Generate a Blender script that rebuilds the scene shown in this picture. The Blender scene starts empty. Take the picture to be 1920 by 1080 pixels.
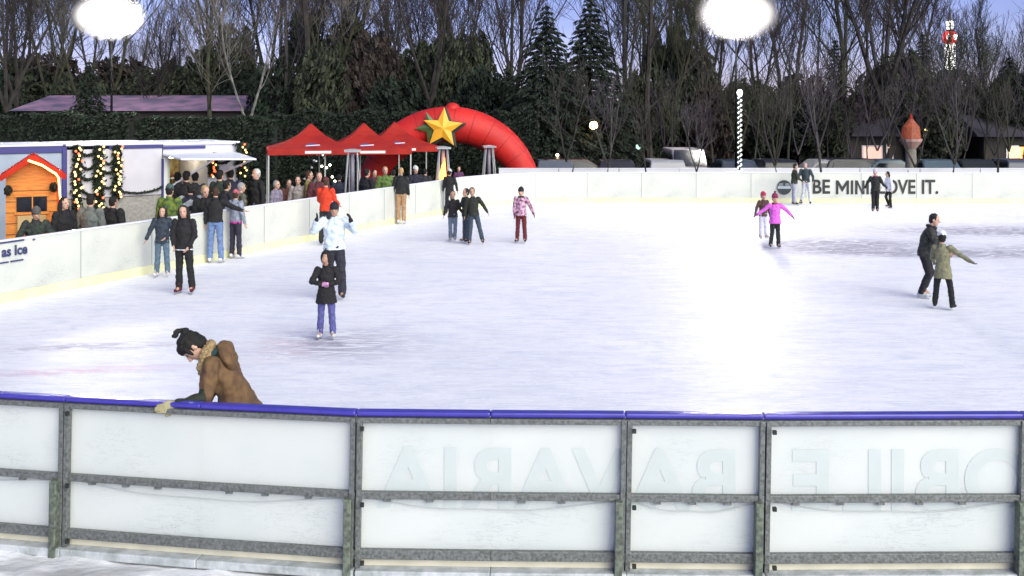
import bpy, bmesh, math, random
import numpy as np
from mathutils import Vector, Matrix, Euler, noise as mnoise
random.seed(7)
R = math.radians
sc = bpy.context.scene
col = sc.collection

# ------------------------------------------------------------------ camera, world, light
F, CX, HY, CH = 2000.0, 960.0, 205.0, 3.6          # focal length in photo pixels, centre column, horizon row, eye height
cd = bpy.data.cameras.new('camera'); cam = bpy.data.objects.new('camera', cd); col.objects.link(cam)
cam.location = (0, 0, CH); cam.rotation_euler = (R(90), 0, 0)
cd.sensor_width = 36; cd.lens = 36*F/1920; cd.shift_y = -(540-HY)/1920.0
cd.clip_end = 4000; cd.clip_start = .1
sc.camera = cam
w = bpy.data.worlds.new("World"); sc.world = w; w.use_nodes = True
nt = w.node_tree; nt.nodes.clear()
sky = nt.nodes.new('ShaderNodeTexSky'); sky.sky_type = 'NISHITA'; sky.sun_disc = False
SUN_EL, SUN_ROT = R(30), R(145)
sky.sun_elevation = SUN_EL; sky.sun_rotation = SUN_ROT; sky.ozone_density = 4; sky.dust_density = .3
tint = nt.nodes.new('ShaderNodeMixRGB'); tint.blend_type = 'MULTIPLY'; tint.inputs[0].default_value = 1
tint.inputs[2].default_value = (.92, .77, 1.22, 1)
bg = nt.nodes.new('ShaderNodeBackground'); bg.inputs[1].default_value = .08
wo = nt.nodes.new('ShaderNodeOutputWorld')
# thin dusk cloud streaks, paler patches in the sky
tc = nt.nodes.new('ShaderNodeTexCoord'); mp = nt.nodes.new('ShaderNodeMapping'); mp.inputs['Scale'].default_value = (3, 3, 9)
cn = nt.nodes.new('ShaderNodeTexNoise'); cn.inputs['Scale'].default_value = 2.2; cn.inputs['Detail'].default_value = 6
cr = nt.nodes.new('ShaderNodeMapRange'); cr.inputs[1].default_value = .35; cr.inputs[2].default_value = .75
cr.inputs[3].default_value = .85; cr.inputs[4].default_value = 1.25
m2 = nt.nodes.new('ShaderNodeMixRGB'); m2.blend_type = 'MULTIPLY'; m2.inputs[0].default_value = 1
L = nt.links.new
L(tc.outputs['Generated'], mp.inputs[0]); L(mp.outputs[0], cn.inputs['Vector']); L(cn.outputs[0], cr.inputs[0])
L(sky.outputs[0], tint.inputs[1]); L(tint.outputs[0], m2.inputs[1]); L(cr.outputs[0], m2.inputs[2])
L(m2.outputs[0], bg.inputs[0]); L(bg.outputs[0], wo.inputs[0])
sd = bpy.data.lights.new('fill_sun', 'SUN'); fill_sun = bpy.data.objects.new('fill_sun', sd); col.objects.link(fill_sun)
sd.energy = 3.4; sd.angle = R(60); sd.color = (1, .98, .80)  # broad soft fill added from behind the camera to even out the dusk
fill_sun.rotation_euler = (R(60), 0, R(35))
FLOOD = 900.0
sc.view_settings.view_transform = 'Standard'; sc.view_settings.look = 'None'
sc.view_settings.exposure = .58; sc.view_settings.gamma = 1
sc.cycles.sample_clamp_indirect = 4; sc.cycles.max_bounces = 6; sc.cycles.transparent_max_bounces = 8
sc.cycles.diffuse_bounces = 3; sc.cycles.glossy_bounces = 2; sc.cycles.transmission_bounces = 4
sc.cycles.caustics_reflective = False; sc.cycles.caustics_refractive = False

# ------------------------------------------------------------------ helpers
def at(px, D, z=0.0): return Vector(((px-CX)/F*D, D, z))
def Dg(py): return F*CH/(py-HY)
def zof(py, D): return CH-(py-HY)*D/F

MATS = {}
def mat(name, c, rough=.8, var=.0, scale=6.0, bump=0.0, bscale=30.0, emit=0, ecol=None, metal=0.0, spec=None, translucent=0, c2=None, coords='Object', stretch=(1, 1, 1), detail=4):
    if name in MATS: return MATS[name]
    m = bpy.data.materials.new(name); m.use_nodes = True; n = m.node_tree; N = n.nodes; K = n.links.new
    b = N['Principled BSDF']; out = N['Material Output']
    b.inputs['Base Color'].default_value = (*c, 1); b.inputs['Roughness'].default_value = rough
    b.inputs['Metallic'].default_value = metal
    if spec is not None: b.inputs['Specular IOR Level'].default_value = spec
    t = N.new('ShaderNodeTexCoord'); q = N.new('ShaderNodeMapping'); q.inputs['Scale'].default_value = stretch
    K(t.outputs[coords], q.inputs[0])
    if var or c2:
        x = N.new('ShaderNodeTexNoise'); x.inputs['Scale'].default_value = scale; x.inputs['Detail'].default_value = detail
        K(q.outputs[0], x.inputs['Vector'])
        r = N.new('ShaderNodeMapRange'); r.inputs[1].default_value = .35; r.inputs[2].default_value = .65
        K(x.outputs[0], r.inputs[0])
        mx = N.new('ShaderNodeMixRGB'); K(r.outputs[0], mx.inputs[0])
        mx.inputs[1].default_value = (*c, 1)
        cc = c2 if c2 else tuple(min(1, v*(1-var)) for v in c)
        mx.inputs[2].default_value = (*cc, 1); K(mx.outputs[0], b.inputs['Base Color'])
    if bump:
        x = N.new('ShaderNodeTexNoise'); x.inputs['Scale'].default_value = bscale; x.inputs['Detail'].default_value = 3
        K(q.outputs[0], x.inputs['Vector']); bu = N.new('ShaderNodeBump'); bu.inputs['Strength'].default_value = bump; bu.inputs['Distance'].default_value = .02
        K(x.outputs[0], bu.inputs['Height']); K(bu.outputs[0], b.inputs['Normal'])
    if emit:
        b.inputs['Emission Color'].default_value = (*(ecol or c), 1); b.inputs['Emission Strength'].default_value = emit
    if translucent:
        tr = N.new('ShaderNodeBsdfTranslucent'); tr.inputs[0].default_value = (*c, 1)
        ms = N.new('ShaderNodeMixShader'); ms.inputs[0].default_value = translucent
        K(b.outputs[0], ms.inputs[1]); K(tr.outputs[0], ms.inputs[2]); K(ms.outputs[0], out.inputs[0])
    MATS[name] = m; return m

def tag(o, label=None, cat=None, group=None, kind=None):
    if label: o['label'] = label
    if cat: o['category'] = cat
    if group: o['group'] = group
    if kind: o['kind'] = kind
    return o
def empty(name, loc=(0, 0, 0), rz=0):
    o = bpy.data.objects.new(name, None); col.objects.link(o); o.location = loc; o.rotation_euler = (0, 0, rz); o.empty_display_size = .1
    return o
def link(name, me, parent=None, mats=(), smooth=False):
    o = bpy.data.objects.new(name, me); col.objects.link(o)
    for m in mats: me.materials.append(m)
    if smooth and len(me.polygons): me.polygons.foreach_set('use_smooth', [True]*len(me.polygons))
    if parent: o.parent = parent
    return o
class MB:
    """collects shapes for ONE mesh object"""
    def __init__(s): s.v = []; s.f = []
    def add(s, v, f):
        b = len(s.v); s.v += [tuple(p) for p in v]; s.f += [tuple(i+b for i in q) for q in f]; return s
    def box(s, x0, x1, y0, y1, z0, z1, M=None):
        v = [Vector(p) for p in ((x0,y0,z0),(x1,y0,z0),(x1,y1,z0),(x0,y1,z0),(x0,y0,z1),(x1,y0,z1),(x1,y1,z1),(x0,y1,z1))]
        if M: v = [M @ p for p in v]
        return s.add(v, [(0,3,2,1),(4,5,6,7),(0,1,5,4),(1,2,6,5),(2,3,7,6),(3,0,4,7)])
    def bar(s, a, b, w, h, up=(0, 0, 1)):
        a = Vector(a); b = Vector(b); d = (b-a); l = d.length; d.normalize(); u = Vector(up); sd_ = d.cross(u)
        if sd_.length < 1e-4: sd_ = d.cross(Vector((0, 1, 0)))
        sd_.normalize(); u = sd_.cross(d)
        M = Matrix((d, sd_, u)).transposed().to_4x4(); M.translation = a
        return s.box(0, l, -w/2, w/2, -h/2, h/2, M)
    def loft(s, pts, rx, ry=None, side=None, n=12, cap=True):
        pts = [Vector(p) for p in pts]; ry = ry or rx; V = []; m = len(pts); prev = None
        for i, p in enumerate(pts):
            d = (pts[min(i+1, m-1)]-pts[max(i-1, 0)]); d.normalize()
            if side is not None: sx = Vector(side)-d*Vector(side).dot(d)
            elif prev is not None: sx = prev-d*prev.dot(d)
            else: sx = d.orthogonal()
            if sx.length < 1e-5: sx = d.orthogonal()
            sx.normalize(); prev = sx; sy = d.cross(sx)
            for k in range(n):
                a = 2*math.pi*k/n; V.append(p+sx*(math.cos(a)*rx[i])+sy*(math.sin(a)*ry[i]))
        Fc = [(i*n+k, i*n+(k+1) % n, (i+1)*n+(k+1) % n, (i+1)*n+k) for i in range(m-1) for k in range(n)]
        if cap: Fc += [tuple(reversed(range(n))), tuple(range((m-1)*n, m*n))]
        return s.add(V, Fc)
    def limb(s, a, b, r0, r1, n=10, side=None, fl=1.0):
        """rounded-end tapered tube"""
        a = Vector(a); b = Vector(b); d = (b-a)
        if d.length < 1e-5: return s
        d.normalize()
        P = [a-d*r0*.95, a-d*r0*.6, a, a.lerp(b, .35), a.lerp(b, .7), b, b+d*r1*.6, b+d*r1*.95]
        q = [r0*.3, r0*.8, r0, r0*.65+r1*.35, r0*.3+r1*.7, r1, r1*.8, r1*.3]
        return s.loft(P, q, [v*fl for v in q], side, n)
    def ball(s, c, rx, ry, rz, M=None, n=14):
        pts = []; q = []
        M = M or Matrix.Identity(4); V = []; m = 9; c = Vector(c)
        for i in range(m):
            t = math.pi*(i+.35)/(m-.3) if i else .12
            t = min(t, math.pi-.12)
            for k in range(n):
                a = 2*math.pi*k/n
                V.append(c+(M.to_3x3() @ Vector((rx*math.sin(t)*math.cos(a), ry*math.sin(t)*math.sin(a), rz*math.cos(t)))))
        Fc = [((i+1)*n+k, (i+1)*n+(k+1) % n, i*n+(k+1) % n, i*n+k) for i in range(m-1) for k in range(n)]
        Fc += [tuple(range(n)), tuple(reversed(range((m-1)*n, m*n)))]
        return s.add(V, Fc)
    def mesh(s, name):
        me = bpy.data.meshes.new(name); me.from_pydata(s.v, [], s.f); me.update(); return me
    def build(s, name, m, parent=None, smooth=False, bevel=0):
        o = link(name, s.mesh(name), parent, [m] if m else [], smooth)
        if bevel:
            b = o.modifiers.new('bevel', 'BEVEL'); b.width = bevel; b.segments = 2; b.limit_method = 'ANGLE'
        return o
def fuse(mb, name, vox, parent, mats, disp=0.0, smooth_it=4, dscale=.09, paint=None):
    """union of overlapping closed shapes into one continuous surface"""
    me = mb.mesh(name); o = bpy.data.objects.new(name, me); col.objects.link(o)
    r = o.modifiers.new('r', 'REMESH'); r.mode = 'VOXEL'; r.voxel_size = vox
    s = o.modifiers.new('s', 'SMOOTH'); s.iterations = smooth_it; s.factor = .5
    if disp:
        t = bpy.data.textures.get('folds%g' % dscale) or bpy.data.textures.new('folds%g' % dscale, 'CLOUDS'); t.noise_scale = dscale; t.noise_depth = 1
        dm = o.modifiers.new('d', 'DISPLACE'); dm.texture = t; dm.strength = disp; dm.mid_level = .5; dm.texture_coords = 'GLOBAL'
    dg = bpy.context.evaluated_depsgraph_get()
    nm = bpy.data.meshes.new_from_object(o.evaluated_get(dg)); nm.name = name
    o.modifiers.clear(); o.data = nm; bpy.data.meshes.remove(me)
    nm.materials.clear()
    for m in mats: nm.materials.append(m)
    nm.polygons.foreach_set('use_smooth', [True]*len(nm.polygons))
    if paint:
        idx = [paint(p.center) for p in nm.polygons]; nm.polygons.foreach_set('material_index', idx)
    nm.update(); o.parent = parent
    return o
def copy_tree(o, parent=None):
    c = o.copy(); col.objects.link(c); c.parent = parent
    for ch in o.children: copy_tree(ch, c)
    return c
def text_mesh(s, size, extrude=.002, bold=0.0, spacing=1.0):
    cu = bpy.data.curves.new('t', 'FONT'); cu.body = s; cu.resolution_u = 6; cu.size = size; cu.extrude = extrude; cu.offset = bold; cu.space_character = spacing
    cu.align_x = 'CENTER'; cu.align_y = 'CENTER'
    o = bpy.data.objects.new('t', cu); col.objects.link(o)
    me = bpy.data.meshes.new_from_object(o.evaluated_get(bpy.context.evaluated_depsgraph_get()))
    bpy.data.objects.remove(o); bpy.data.curves.remove(cu); return me

# ------------------------------------------------------------------ materials of the setting
def ice_mat():
    m = bpy.data.materials.new('ice'); m.use_nodes = True; N = m.node_tree.nodes; K = m.node_tree.links.new; b = N['Principled BSDF']
    t = N.new('ShaderNodeTexCoord'); sep = N.new('ShaderNodeSeparateXYZ'); K(t.outputs['Object'], sep.inputs[0])
    def math_(op, a, c=None):
        n = N.new('ShaderNodeMath'); n.operation = op
        for i, v in enumerate((a, c)):
            if v is None: continue
            if isinstance(v, (int, float)): n.inputs[i].default_value = v
            else: K(v, n.inputs[i])
        return n.outputs[0]
    def blob(x, y, a, c, rot=0):
        dx = math_('SUBTRACT', sep.outputs[0], x); dy = math_('SUBTRACT', sep.outputs[1], y)
        if rot:
            ca, sa = math.cos(rot), math.sin(rot)
            dx, dy = math_('ADD', math_('MULTIPLY', dx, ca), math_('MULTIPLY', dy, sa)), math_('SUBTRACT', math_('MULTIPLY', dy, ca), math_('MULTIPLY', dx, sa))
        dx = math_('DIVIDE', dx, a); dy = math_('DIVIDE', dy, c)
        s_ = math_('ADD', math_('MULTIPLY', dx, dx), math_('MULTIPLY', dy, dy))
        return math_('POWER', 2.718, math_('MULTIPLY', s_, -1.0))
    def noi(scale, stretch, detail=5, dist=0, lo=.4, hi=.65):
        q = N.new('ShaderNodeMapping'); q.inputs['Scale'].default_value = stretch; K(t.outputs['Object'], q.inputs[0])
        x = N.new('ShaderNodeTexNoise'); x.inputs['Scale'].default_value = scale; x.inputs['Detail'].default_value = detail; x.inputs['Distortion'].default_value = dist
        K(q.outputs[0], x.inputs['Vector']); r = N.new('ShaderNodeMapRange'); r.inputs[1].default_value = lo; r.inputs[2].default_value = hi; K(x.outputs[0], r.inputs[0])
        return r.outputs[0]
    def mixc(f, a, c):
        x = N.new('ShaderNodeMixRGB')
        for i, v in ((0, f), (1, a), (2, c)):
            if isinstance(v, (tuple, float, int)): x.inputs[i].default_value = (*v, 1) if isinstance(v, tuple) else v
            else: K(v, x.inputs[i])
        return x.outputs[0]
    c = mixc(noi(.35, (1, 1, 1)), (.80, .80, .825), (.86, .855, .865))
    c = mixc(math_('MULTIPLY', noi(1.2, (1, 2.6, 1), 7, 1.2, .45, .7), .45), c, (.56, .59, .70))
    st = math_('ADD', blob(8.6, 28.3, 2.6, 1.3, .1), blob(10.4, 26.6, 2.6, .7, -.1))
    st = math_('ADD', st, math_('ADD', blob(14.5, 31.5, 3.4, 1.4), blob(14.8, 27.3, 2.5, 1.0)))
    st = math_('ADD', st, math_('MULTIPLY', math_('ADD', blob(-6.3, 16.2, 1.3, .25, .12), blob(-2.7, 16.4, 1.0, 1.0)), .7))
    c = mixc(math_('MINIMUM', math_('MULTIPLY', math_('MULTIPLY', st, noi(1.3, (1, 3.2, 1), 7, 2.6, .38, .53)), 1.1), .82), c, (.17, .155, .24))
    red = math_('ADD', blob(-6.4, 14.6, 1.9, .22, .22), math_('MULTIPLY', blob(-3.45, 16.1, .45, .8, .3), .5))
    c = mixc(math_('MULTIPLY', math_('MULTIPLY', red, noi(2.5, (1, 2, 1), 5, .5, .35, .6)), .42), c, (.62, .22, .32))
    # skate scratches
    for k, (rz, s_) in enumerate(((.2, 6), (-.35, 7), (1.1, 5), (-.05, 9), (.7, 4), (-.9, 5))):
        q = N.new('ShaderNodeMapping'); q.inputs['Rotation'].default_value = (0, 0, rz); q.inputs['Scale'].default_value = (.12, 1, 1); K(t.outputs['Object'], q.inputs[0])
        x = N.new('ShaderNodeTexNoise'); x.inputs['Scale'].default_value = s_; x.inputs['Detail'].default_value = 8; x.inputs['Distortion'].default_value = .8; K(q.outputs[0], x.inputs['Vector'])
        a = math_('ABSOLUTE', math_('SUBTRACT', x.outputs[0], .5)); f = math_('LESS_THAN', a, .008)
        c = mixc(math_('MULTIPLY', f, .38), c, (.97, .97, 1.0) if k % 2 else (.58, .60, .70))
    K(c, b.inputs['Base Color']); b.inputs['Specular IOR Level'].default_value = .035
    rr = N.new('ShaderNodeMapRange'); rr.inputs[3].default_value = .42; rr.inputs[4].default_value = .66; K(noi(2.5, (1, 2, 1), 6), rr.inputs[0]); K(rr.outputs[0], b.inputs['Roughness'])
    bu = N.new('ShaderNodeBump'); bu.inputs['Strength'].default_value = .35; bu.inputs['Distance'].default_value = .012; K(noi(7, (1, 2.5, 1), 8, .6, .2, .8), bu.inputs['Height']); K(bu.outputs[0], b.inputs['Normal'])
    return m
def snow_ground_mat():
    m = mat('ground_snow', (.84, .85, .87), .75, c2=(.38, .38, .38), scale=1.3, bump=.8, bscale=9, detail=9, stretch=(1, 2.2, 1))
    N = m.node_tree.nodes; K = m.node_tree.links.new; b = N['Principled BSDF']
    src = b.inputs['Base Color'].links[0].from_socket
    t = N.new('ShaderNodeTexCoord'); sp = N.new('ShaderNodeSeparateXYZ'); K(t.outputs['Object'], sp.inputs[0])
    r = N.new('ShaderNodeMapRange'); r.inputs[1].default_value = 10; r.inputs[2].default_value = 13; K(sp.outputs[1], r.inputs[0])
    n = N.new('ShaderNodeTexNoise'); n.inputs['Scale'].default_value = .5; n.inputs['Detail'].default_value = 8; K(t.outputs['Object'], n.inputs['Vector'])
    q = N.new('ShaderNodeMapRange'); q.inputs[1].default_value = .56; q.inputs[2].default_value = .72; K(n.outputs[0], q.inputs[0])
    d = N.new('ShaderNodeMixRGB'); K(q.outputs[0], d.inputs[0]); d.inputs[1].default_value = (.035, .034, .032, 1); d.inputs[2].default_value = (.35, .35, .38, 1)
    x = N.new('ShaderNodeMixRGB'); K(r.outputs[0], x.inputs[0]); K(src, x.inputs[1]); K(d.outputs[0], x.inputs[2]); K(x.outputs[0], b.inputs['Base Color'])
    return m

# ------------------------------------------------------------------ ground and ice
def axis(lo, hi, dens):   # graded coordinates: dense list of spans
    out = []
    for a, b_, st in dens: out += list(np.arange(a, b_, st))
    return out+[hi]
gx = axis(-1500, 1500, [(-1500, -100, 350), (-100, -20, 16), (-20, -7, 2), (-7, 7, .07), (7, 20, 2), (20, 100, 16), (100, 1500, 350)])
gy = axis(-60, 1500, [(-60, 4, 8), (4, 10, .07), (10, 60, 4), (60, 200, 20), (200, 1500, 300)])
V = []
for yv in gy:
    for xv in gx:
        z = -.13
        if abs(xv) < 6.9 and 4.2 < yv < 9.9:
            p = Vector((xv*.9, yv*3.2, 0)); z += .05*mnoise.fractal(p, 1, 2, 5)+.03*abs(mnoise.noise(Vector((xv*4, yv*9, 3))))
            z = min(z, -.045)
        V.append((xv, yv, z))
nx = len(gx)
Fc = [(j*nx+i, j*nx+i+1, (j+1)*nx+i+1, (j+1)*nx+i) for j in range(len(gy)-1) for i in range(nx-1)]
me = bpy.data.meshes.new('ground'); me.from_pydata(V, [], Fc)
g = link('ground', me, None, [snow_ground_mat()], True); tag(g, 'trampled patchy snow ground round the rink', 'ground', kind='structure')

# rink outline in plan (x, depth)
left = [(-17.76+.419*d, d) for d in (17.9, 19.76)]
def wallD(px): return 17.76/(.419+(960-px)/2000)
L0 = Vector((-9.48-.419*3.9, 19.76-3.9)); L1 = Vector((-2.38, 36.7))
near_px = [(-60, 730.5), (0, 735), (128, 742), (380, 755), (670, 768), (920, 770.5), (1172, 772), (1430, 774), (1915, 772.5), (2150, 770)]
near = [Vector(((x-CX)/F*(F*(CH-1.19)/(y-HY)), F*(CH-1.19)/(y-HY))) for x, y in near_px]
near_left = [Vector((-11.0, 13.6)), Vector((-9.2, 11.4)), Vector((-7.0, 10.0))]
far = [Vector(p) for p in ((-1.75, 38.3), (-.65, 39.9), (.9, 40.9), (2.9, 41.2), (5.0, 41.2))]
xx = 7.1
while xx < 26: far.append(Vector((xx, 41.2-.03*(xx-5)))); xx += 2.1
outline = near_left+near+[Vector((22, 12)), Vector((27, 20)), Vector((27, 36))]+list(reversed(far))+[L1, L0]
bm = bmesh.new(); vs = [bm.verts.new((p.x, p.y, 0)) for p in outline]; fa = bm.faces.new(vs)
r = bmesh.ops.extrude_face_region(bm, geom=[fa])
for v in vs: v.co.z = -.3
bmesh.ops.recalc_face_normals(bm, faces=bm.faces); me = bpy.data.meshes.new('ice'); bm.to_mesh(me); bm.free()
ice = link('ice', me, None, [ice_mat()]); tag(ice, 'white ice sheet of the skating rink scored by blades', 'ice', kind='structure')

# ------------------------------------------------------------------ rink boards (left and far side)
M_board = mat('board_plastic', (.76, .775, .70), .45, c2=(.68, .70, .65), scale=1.6, bump=.05, bscale=2, translucent=.25)
M_kick = mat('kick_yellow', (.76, .75, .46), .5, var=.15, scale=3)
M_cap = mat('board_cap', (.74, .74, .80), .35, var=.08)
M_steel = mat('galvanised_steel', (.20, .21, .21), .5, c2=(.10, .11, .10), scale=40, bump=.3, bscale=60, metal=.35)
M_black = mat('black_letter', (.012, .014, .014), .5)
M_seam = mat('seam', (.25, .26, .25), .6)
def scuffs(m, amt, c=(.30, .31, .33, 1), sc_=3.0):
    N = m.node_tree.nodes; K = m.node_tree.links.new; b = N['Principled BSDF']; src = b.inputs['Base Color'].links[0].from_socket
    t = N.new('ShaderNodeTexCoord')
    for rz, st, th in ((.25, (1.2, 1, 9), .012), (-.4, (1.5, 1, 6), .010)):
        q = N.new('ShaderNodeMapping'); q.inputs['Scale'].default_value = st; q.inputs['Rotation'].default_value = (0, rz, 0); K(t.outputs['Object'], q.inputs[0])
        x = N.new('ShaderNodeTexNoise'); x.inputs['Scale'].default_value = sc_; x.inputs['Detail'].default_value = 7; x.inputs['Distortion'].default_value = 1.2; K(q.outputs[0], x.inputs['Vector'])
        a = N.new('ShaderNodeMath'); a.operation = 'SUBTRACT'; a.inputs[1].default_value = .5; K(x.outputs[0], a.inputs[0]); a2 = N.new('ShaderNodeMath'); a2.operation = 'ABSOLUTE'; K(a.outputs[0], a2.inputs[0])
        l = N.new('ShaderNodeMath'); l.operation = 'LESS_THAN'; l.inputs[1].default_value = th; K(a2.outputs[0], l.inputs[0])
        k = N.new('ShaderNodeTexNoise'); k.inputs['Scale'].default_value = 1.4; K(t.outputs['Object'], k.inputs['Vector']); kr = N.new('ShaderNodeMapRange'); kr.inputs[1].default_value = .48; kr.inputs[2].default_value = .68; kr.inputs[4].default_value = amt; K(k.outputs[0], kr.inputs[0])
        f = N.new('ShaderNodeMath'); f.operation = 'MULTIPLY'; K(l.outputs[0], f.inputs[0]); K(kr.outputs[0], f.inputs[1])
        mx = N.new('ShaderNodeMixRGB'); K(f.outputs[0], mx.inputs[0]); K(src, mx.inputs[1]); mx.inputs[2].default_value = c; src = mx.outputs[0]
    K(src, b.inputs['Base Color'])
scuffs(M_board, .6)
def board(p, q, label, group, h=1.18, inner=1):
    """p -> q in plan; the rink lies to the right of p->q when inner = 1"""
    d = (q-p); l = d.length; a = math.atan2(d.y, d.x)
    o = empty('rink_board', (p.x, p.y, 0), a); tag(o, label, 'rink board', group)
    s = -1 if inner == 1 else 1
    def yy(a_, b_): return (min(s*a_, s*b_), max(s*a_, s*b_))
    MB().box(.006, l-.006, -.03, .03, .19, h-.04).build('panel', M_board, o)
    y0, y1 = yy(-.03, .045); MB().box(.004, l-.004, y0, y1, -.02, .188).build('kick_strip', M_kick, o, bevel=.006)
    MB().box(0, l, -.05, .05, h-.038, h).build('cap_rail', M_cap, o, bevel=.012)
    f = MB(); y0, y1 = yy(-.1, -.033)
    for xx_ in (.03, l-.03): f.box(xx_-.025, xx_+.025, y0, y1, -.1, h-.045)
    f.box(.055, l-.055, y0, y1, .5, .55); f.build('support_frame', M_steel, o)
    MB().box(-.006, .006, -.036, .036, .19, h-.045).build('seam', M_seam, o)
    return o
segs = []
n = int(round((L1-L0).length/2.03)); pts = [L0.lerp(L1, i/n) for i in range(n+1)]
LB = []
ordn = ['first', 'second', 'third', 'fourth', 'fifth', 'sixth', 'seventh', 'eighth', 'ninth', 'tenth', 'eleventh', 'twelfth', 'thirteenth']
for i in range(n):
    LB.append(board(pts[i], pts[i+1], 'white rink board, %s from the front along the left side' % ordn[i], 'boards along the left side of the rink'))
cs = [L1]+far
for i in range(len(cs)-1):
    if i < 4: lab = 'white rink board, %s of four in the far left corner' % ordn[i]
    else: lab = 'white rink board, %s from the left along the far side' % ordn[i-4]
    LB.append(board(cs[i], cs[i+1], lab, 'boards along the far side of the rink'))
def on_board(px, D, z, me_, m, name='lettering', off=.06, flip=False, wall=None):
    """puts a text mesh flat on the wall that faces the camera, as part of the nearest board"""
    p = at(px, D, z)
    best = min((b for b in wall), key=lambda b: (Vector((b.location.x, b.location.y))+Vector((math.cos(b.rotation_euler.z), math.sin(b.rotation_euler.z)))*1.0-Vector((p.x, p.y))).length)
    bpy.context.view_layer.update()
    Mi = best.matrix_world.inverted(); lp = Mi @ p
    o = link(name, me_, best, [m]); o.location = (lp.x, -off, lp.z); o.rotation_euler = (R(90), 0, 0)
    if flip: o.scale.x = -1
    return o
farB = [b for b in LB if 'far side' in b['group']]; leftB = [b for b in LB if 'left side' in b['group']]
def mini_mesh():
    q = MB(); H_, t = .53, .108; z0 = 0
    def poly(pts): n = len(pts); q.add([(x, y-.26, .003) for x, y in pts]+[(x, y-.26, -.003) for x, y in pts], [tuple(range(n)), tuple(range(2*n-1, n-1, -1))]+[(i, (i+1) % n, (i+1) % n+n, i+n) for i in range(n)])
    poly([(0, 0), (t, 0), (t, H_), (0, H_)]); poly([(.50, 0), (.50+t, 0), (.50+t, H_), (.50, H_)])
    poly([(t+.002, H_), (t+.002, H_-.17), (.285, .10), (.2975, .10), (.2975, .28)]); poly([(.498, H_), (.2985, .28), (.2985, .10), (.31, .10), (.498, H_-.17)])
    x = .70; poly([(x, 0), (x+t, 0), (x+t, H_), (x, H_)])
    x = .90; poly([(x, 0), (x+t, 0), (x+t, H_), (x, H_)]); poly([(x+.33, 0), (x+.33+t, 0), (x+.33+t, H_), (x+.33, H_)]); poly([(x+t+.002, H_), (x+t+.002, H_-.15), (x+.328, 0), (x+.328, .15)])
    x = 1.43; poly([(x, 0), (x+t, 0), (x+t, H_), (x, H_)]); poly([(x+.19, 0), (x+.29, 0), (x+.29, .1), (x+.19, .1)])
    return q.mesh('mini')
for ch_, x0, x1 in (('BE', 1523, 1555), ('MINI.', 1566, 1634), ('LOVE', 1644, 1713), ('IT.', 1725, 1755)):
    me = text_mesh(ch_, .75, .003, .016) if 'M' not in ch_ else mini_mesh(); xs = [v.co.x for v in me.vertices]; wd = (x1-x0)/F*41.05; k = wd/(max(xs)-min(xs)); mid = (max(xs)+min(xs))/2
    for v in me.vertices: v.co.x = (v.co.x-mid)*k
    on_board((x0+x1)/2, 41.05, zof(351, 41.05), me, M_black, wall=farB, off=.05)
# round emblem: dark disc, pale ring and band
dm = MB(); dm.loft([(0, 0, 0), (0, 0, .012)], [.28, .28], n=28); e1 = link('emblem', dm.mesh('emblem'), None, [mat('emblem_dark', (.03, .04, .045), .5)])
dm = MB(); dm.box(-.25, .25, -.05, .05, .013, .018); e2 = link('emblem_band', dm.mesh('band'), e1, [mat('emblem_pale', (.45, .5, .52), .4)])
for k in (-1, 1):
    for j in range(3):
        e = MB().box(k*.04 if k > 0 else -.22+j*.02, .22-j*.02 if k > 0 else -.04, .07+j*.035, .085+j*.035, .013, .016)
        e.build('emblem_stripe', MATS['emblem_pale'], e1); 
p = at(1469, 41.1, zof(351, 41.1)); b_ = min(farB, key=lambda b: (b.location.x+1-p.x)**2)
bpy.context.view_layer.update(); lp = b_.matrix_world.inverted() @ p
e1.parent = b_; e1.location = (lp.x, -.05, lp.z); e1.rotation_euler = (R(90), 0, 0)
M_blue = mat('sign_blue', (.03, .04, .12), .5)
for s_, sz, py, px in (('as Ice', .26, 470, 24), ('by the rink', .08, 486, 24), ):
    if s_ == 'by the rink': continue
    me = text_mesh(s_, sz, .002, .008); D = wallD(px); on_board(px, D, zof(py, D), me, M_blue, wall=leftB, off=.05)
D = wallD(24)
for x0, x1, z in ((-.45, .22, .17), (-.5, -.14, -.2), (-.10, .2, -.2), (.42, .48, .15)):
    dd = MB(); dd.box(x0, x1, z-.014, z+.014, -.002, .002); on_board(24, D, zof(469, D), dd.mesh('rule'), M_blue, 'sign_rule', wall=leftB, off=.05)

# ------------------------------------------------------------------ near fence
M_npan = mat('near_panel', (.86, .88, .84), .45, c2=(.78, .82, .79), scale=1.1, bump=.04, bscale=2, translucent=.42)
scuffs(M_npan, .38)
M_bcap = mat('blue_cap', (.055, .045, .36), .32, var=.2, scale=8, spec=.6)
M_cream = mat('cream_kick', (.70, .66, .52), .6, var=.15, scale=4)
M_sill = mat('sill_metal', (.30, .33, .33), .6, c2=(.5, .52, .54), scale=7, bump=.4)
M_ghost = mat('ghost_letter', (.70, .76, .75), .5, var=.05, translucent=.30)
allnear = near_left[1:]+near
bounds = [(-12, None)]
npts = {x: p for (x, y), p in zip(near_px, near)}
sections = [([near_left[0], near_left[1]], 'left corner'), ([near_left[1], near_left[2]], 'l2'), ([near_left[2], npts[-60], npts[0], npts[128]], 'a'),
            ([npts[128], npts[380], npts[670]], 'b'), ([npts[670], npts[920], npts[1172]], 'c'), ([npts[1172], npts[1430]], 'd'), ([npts[1430], npts[1915]], 'e'), ([npts[1915], npts[2150]], 'f')]
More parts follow.
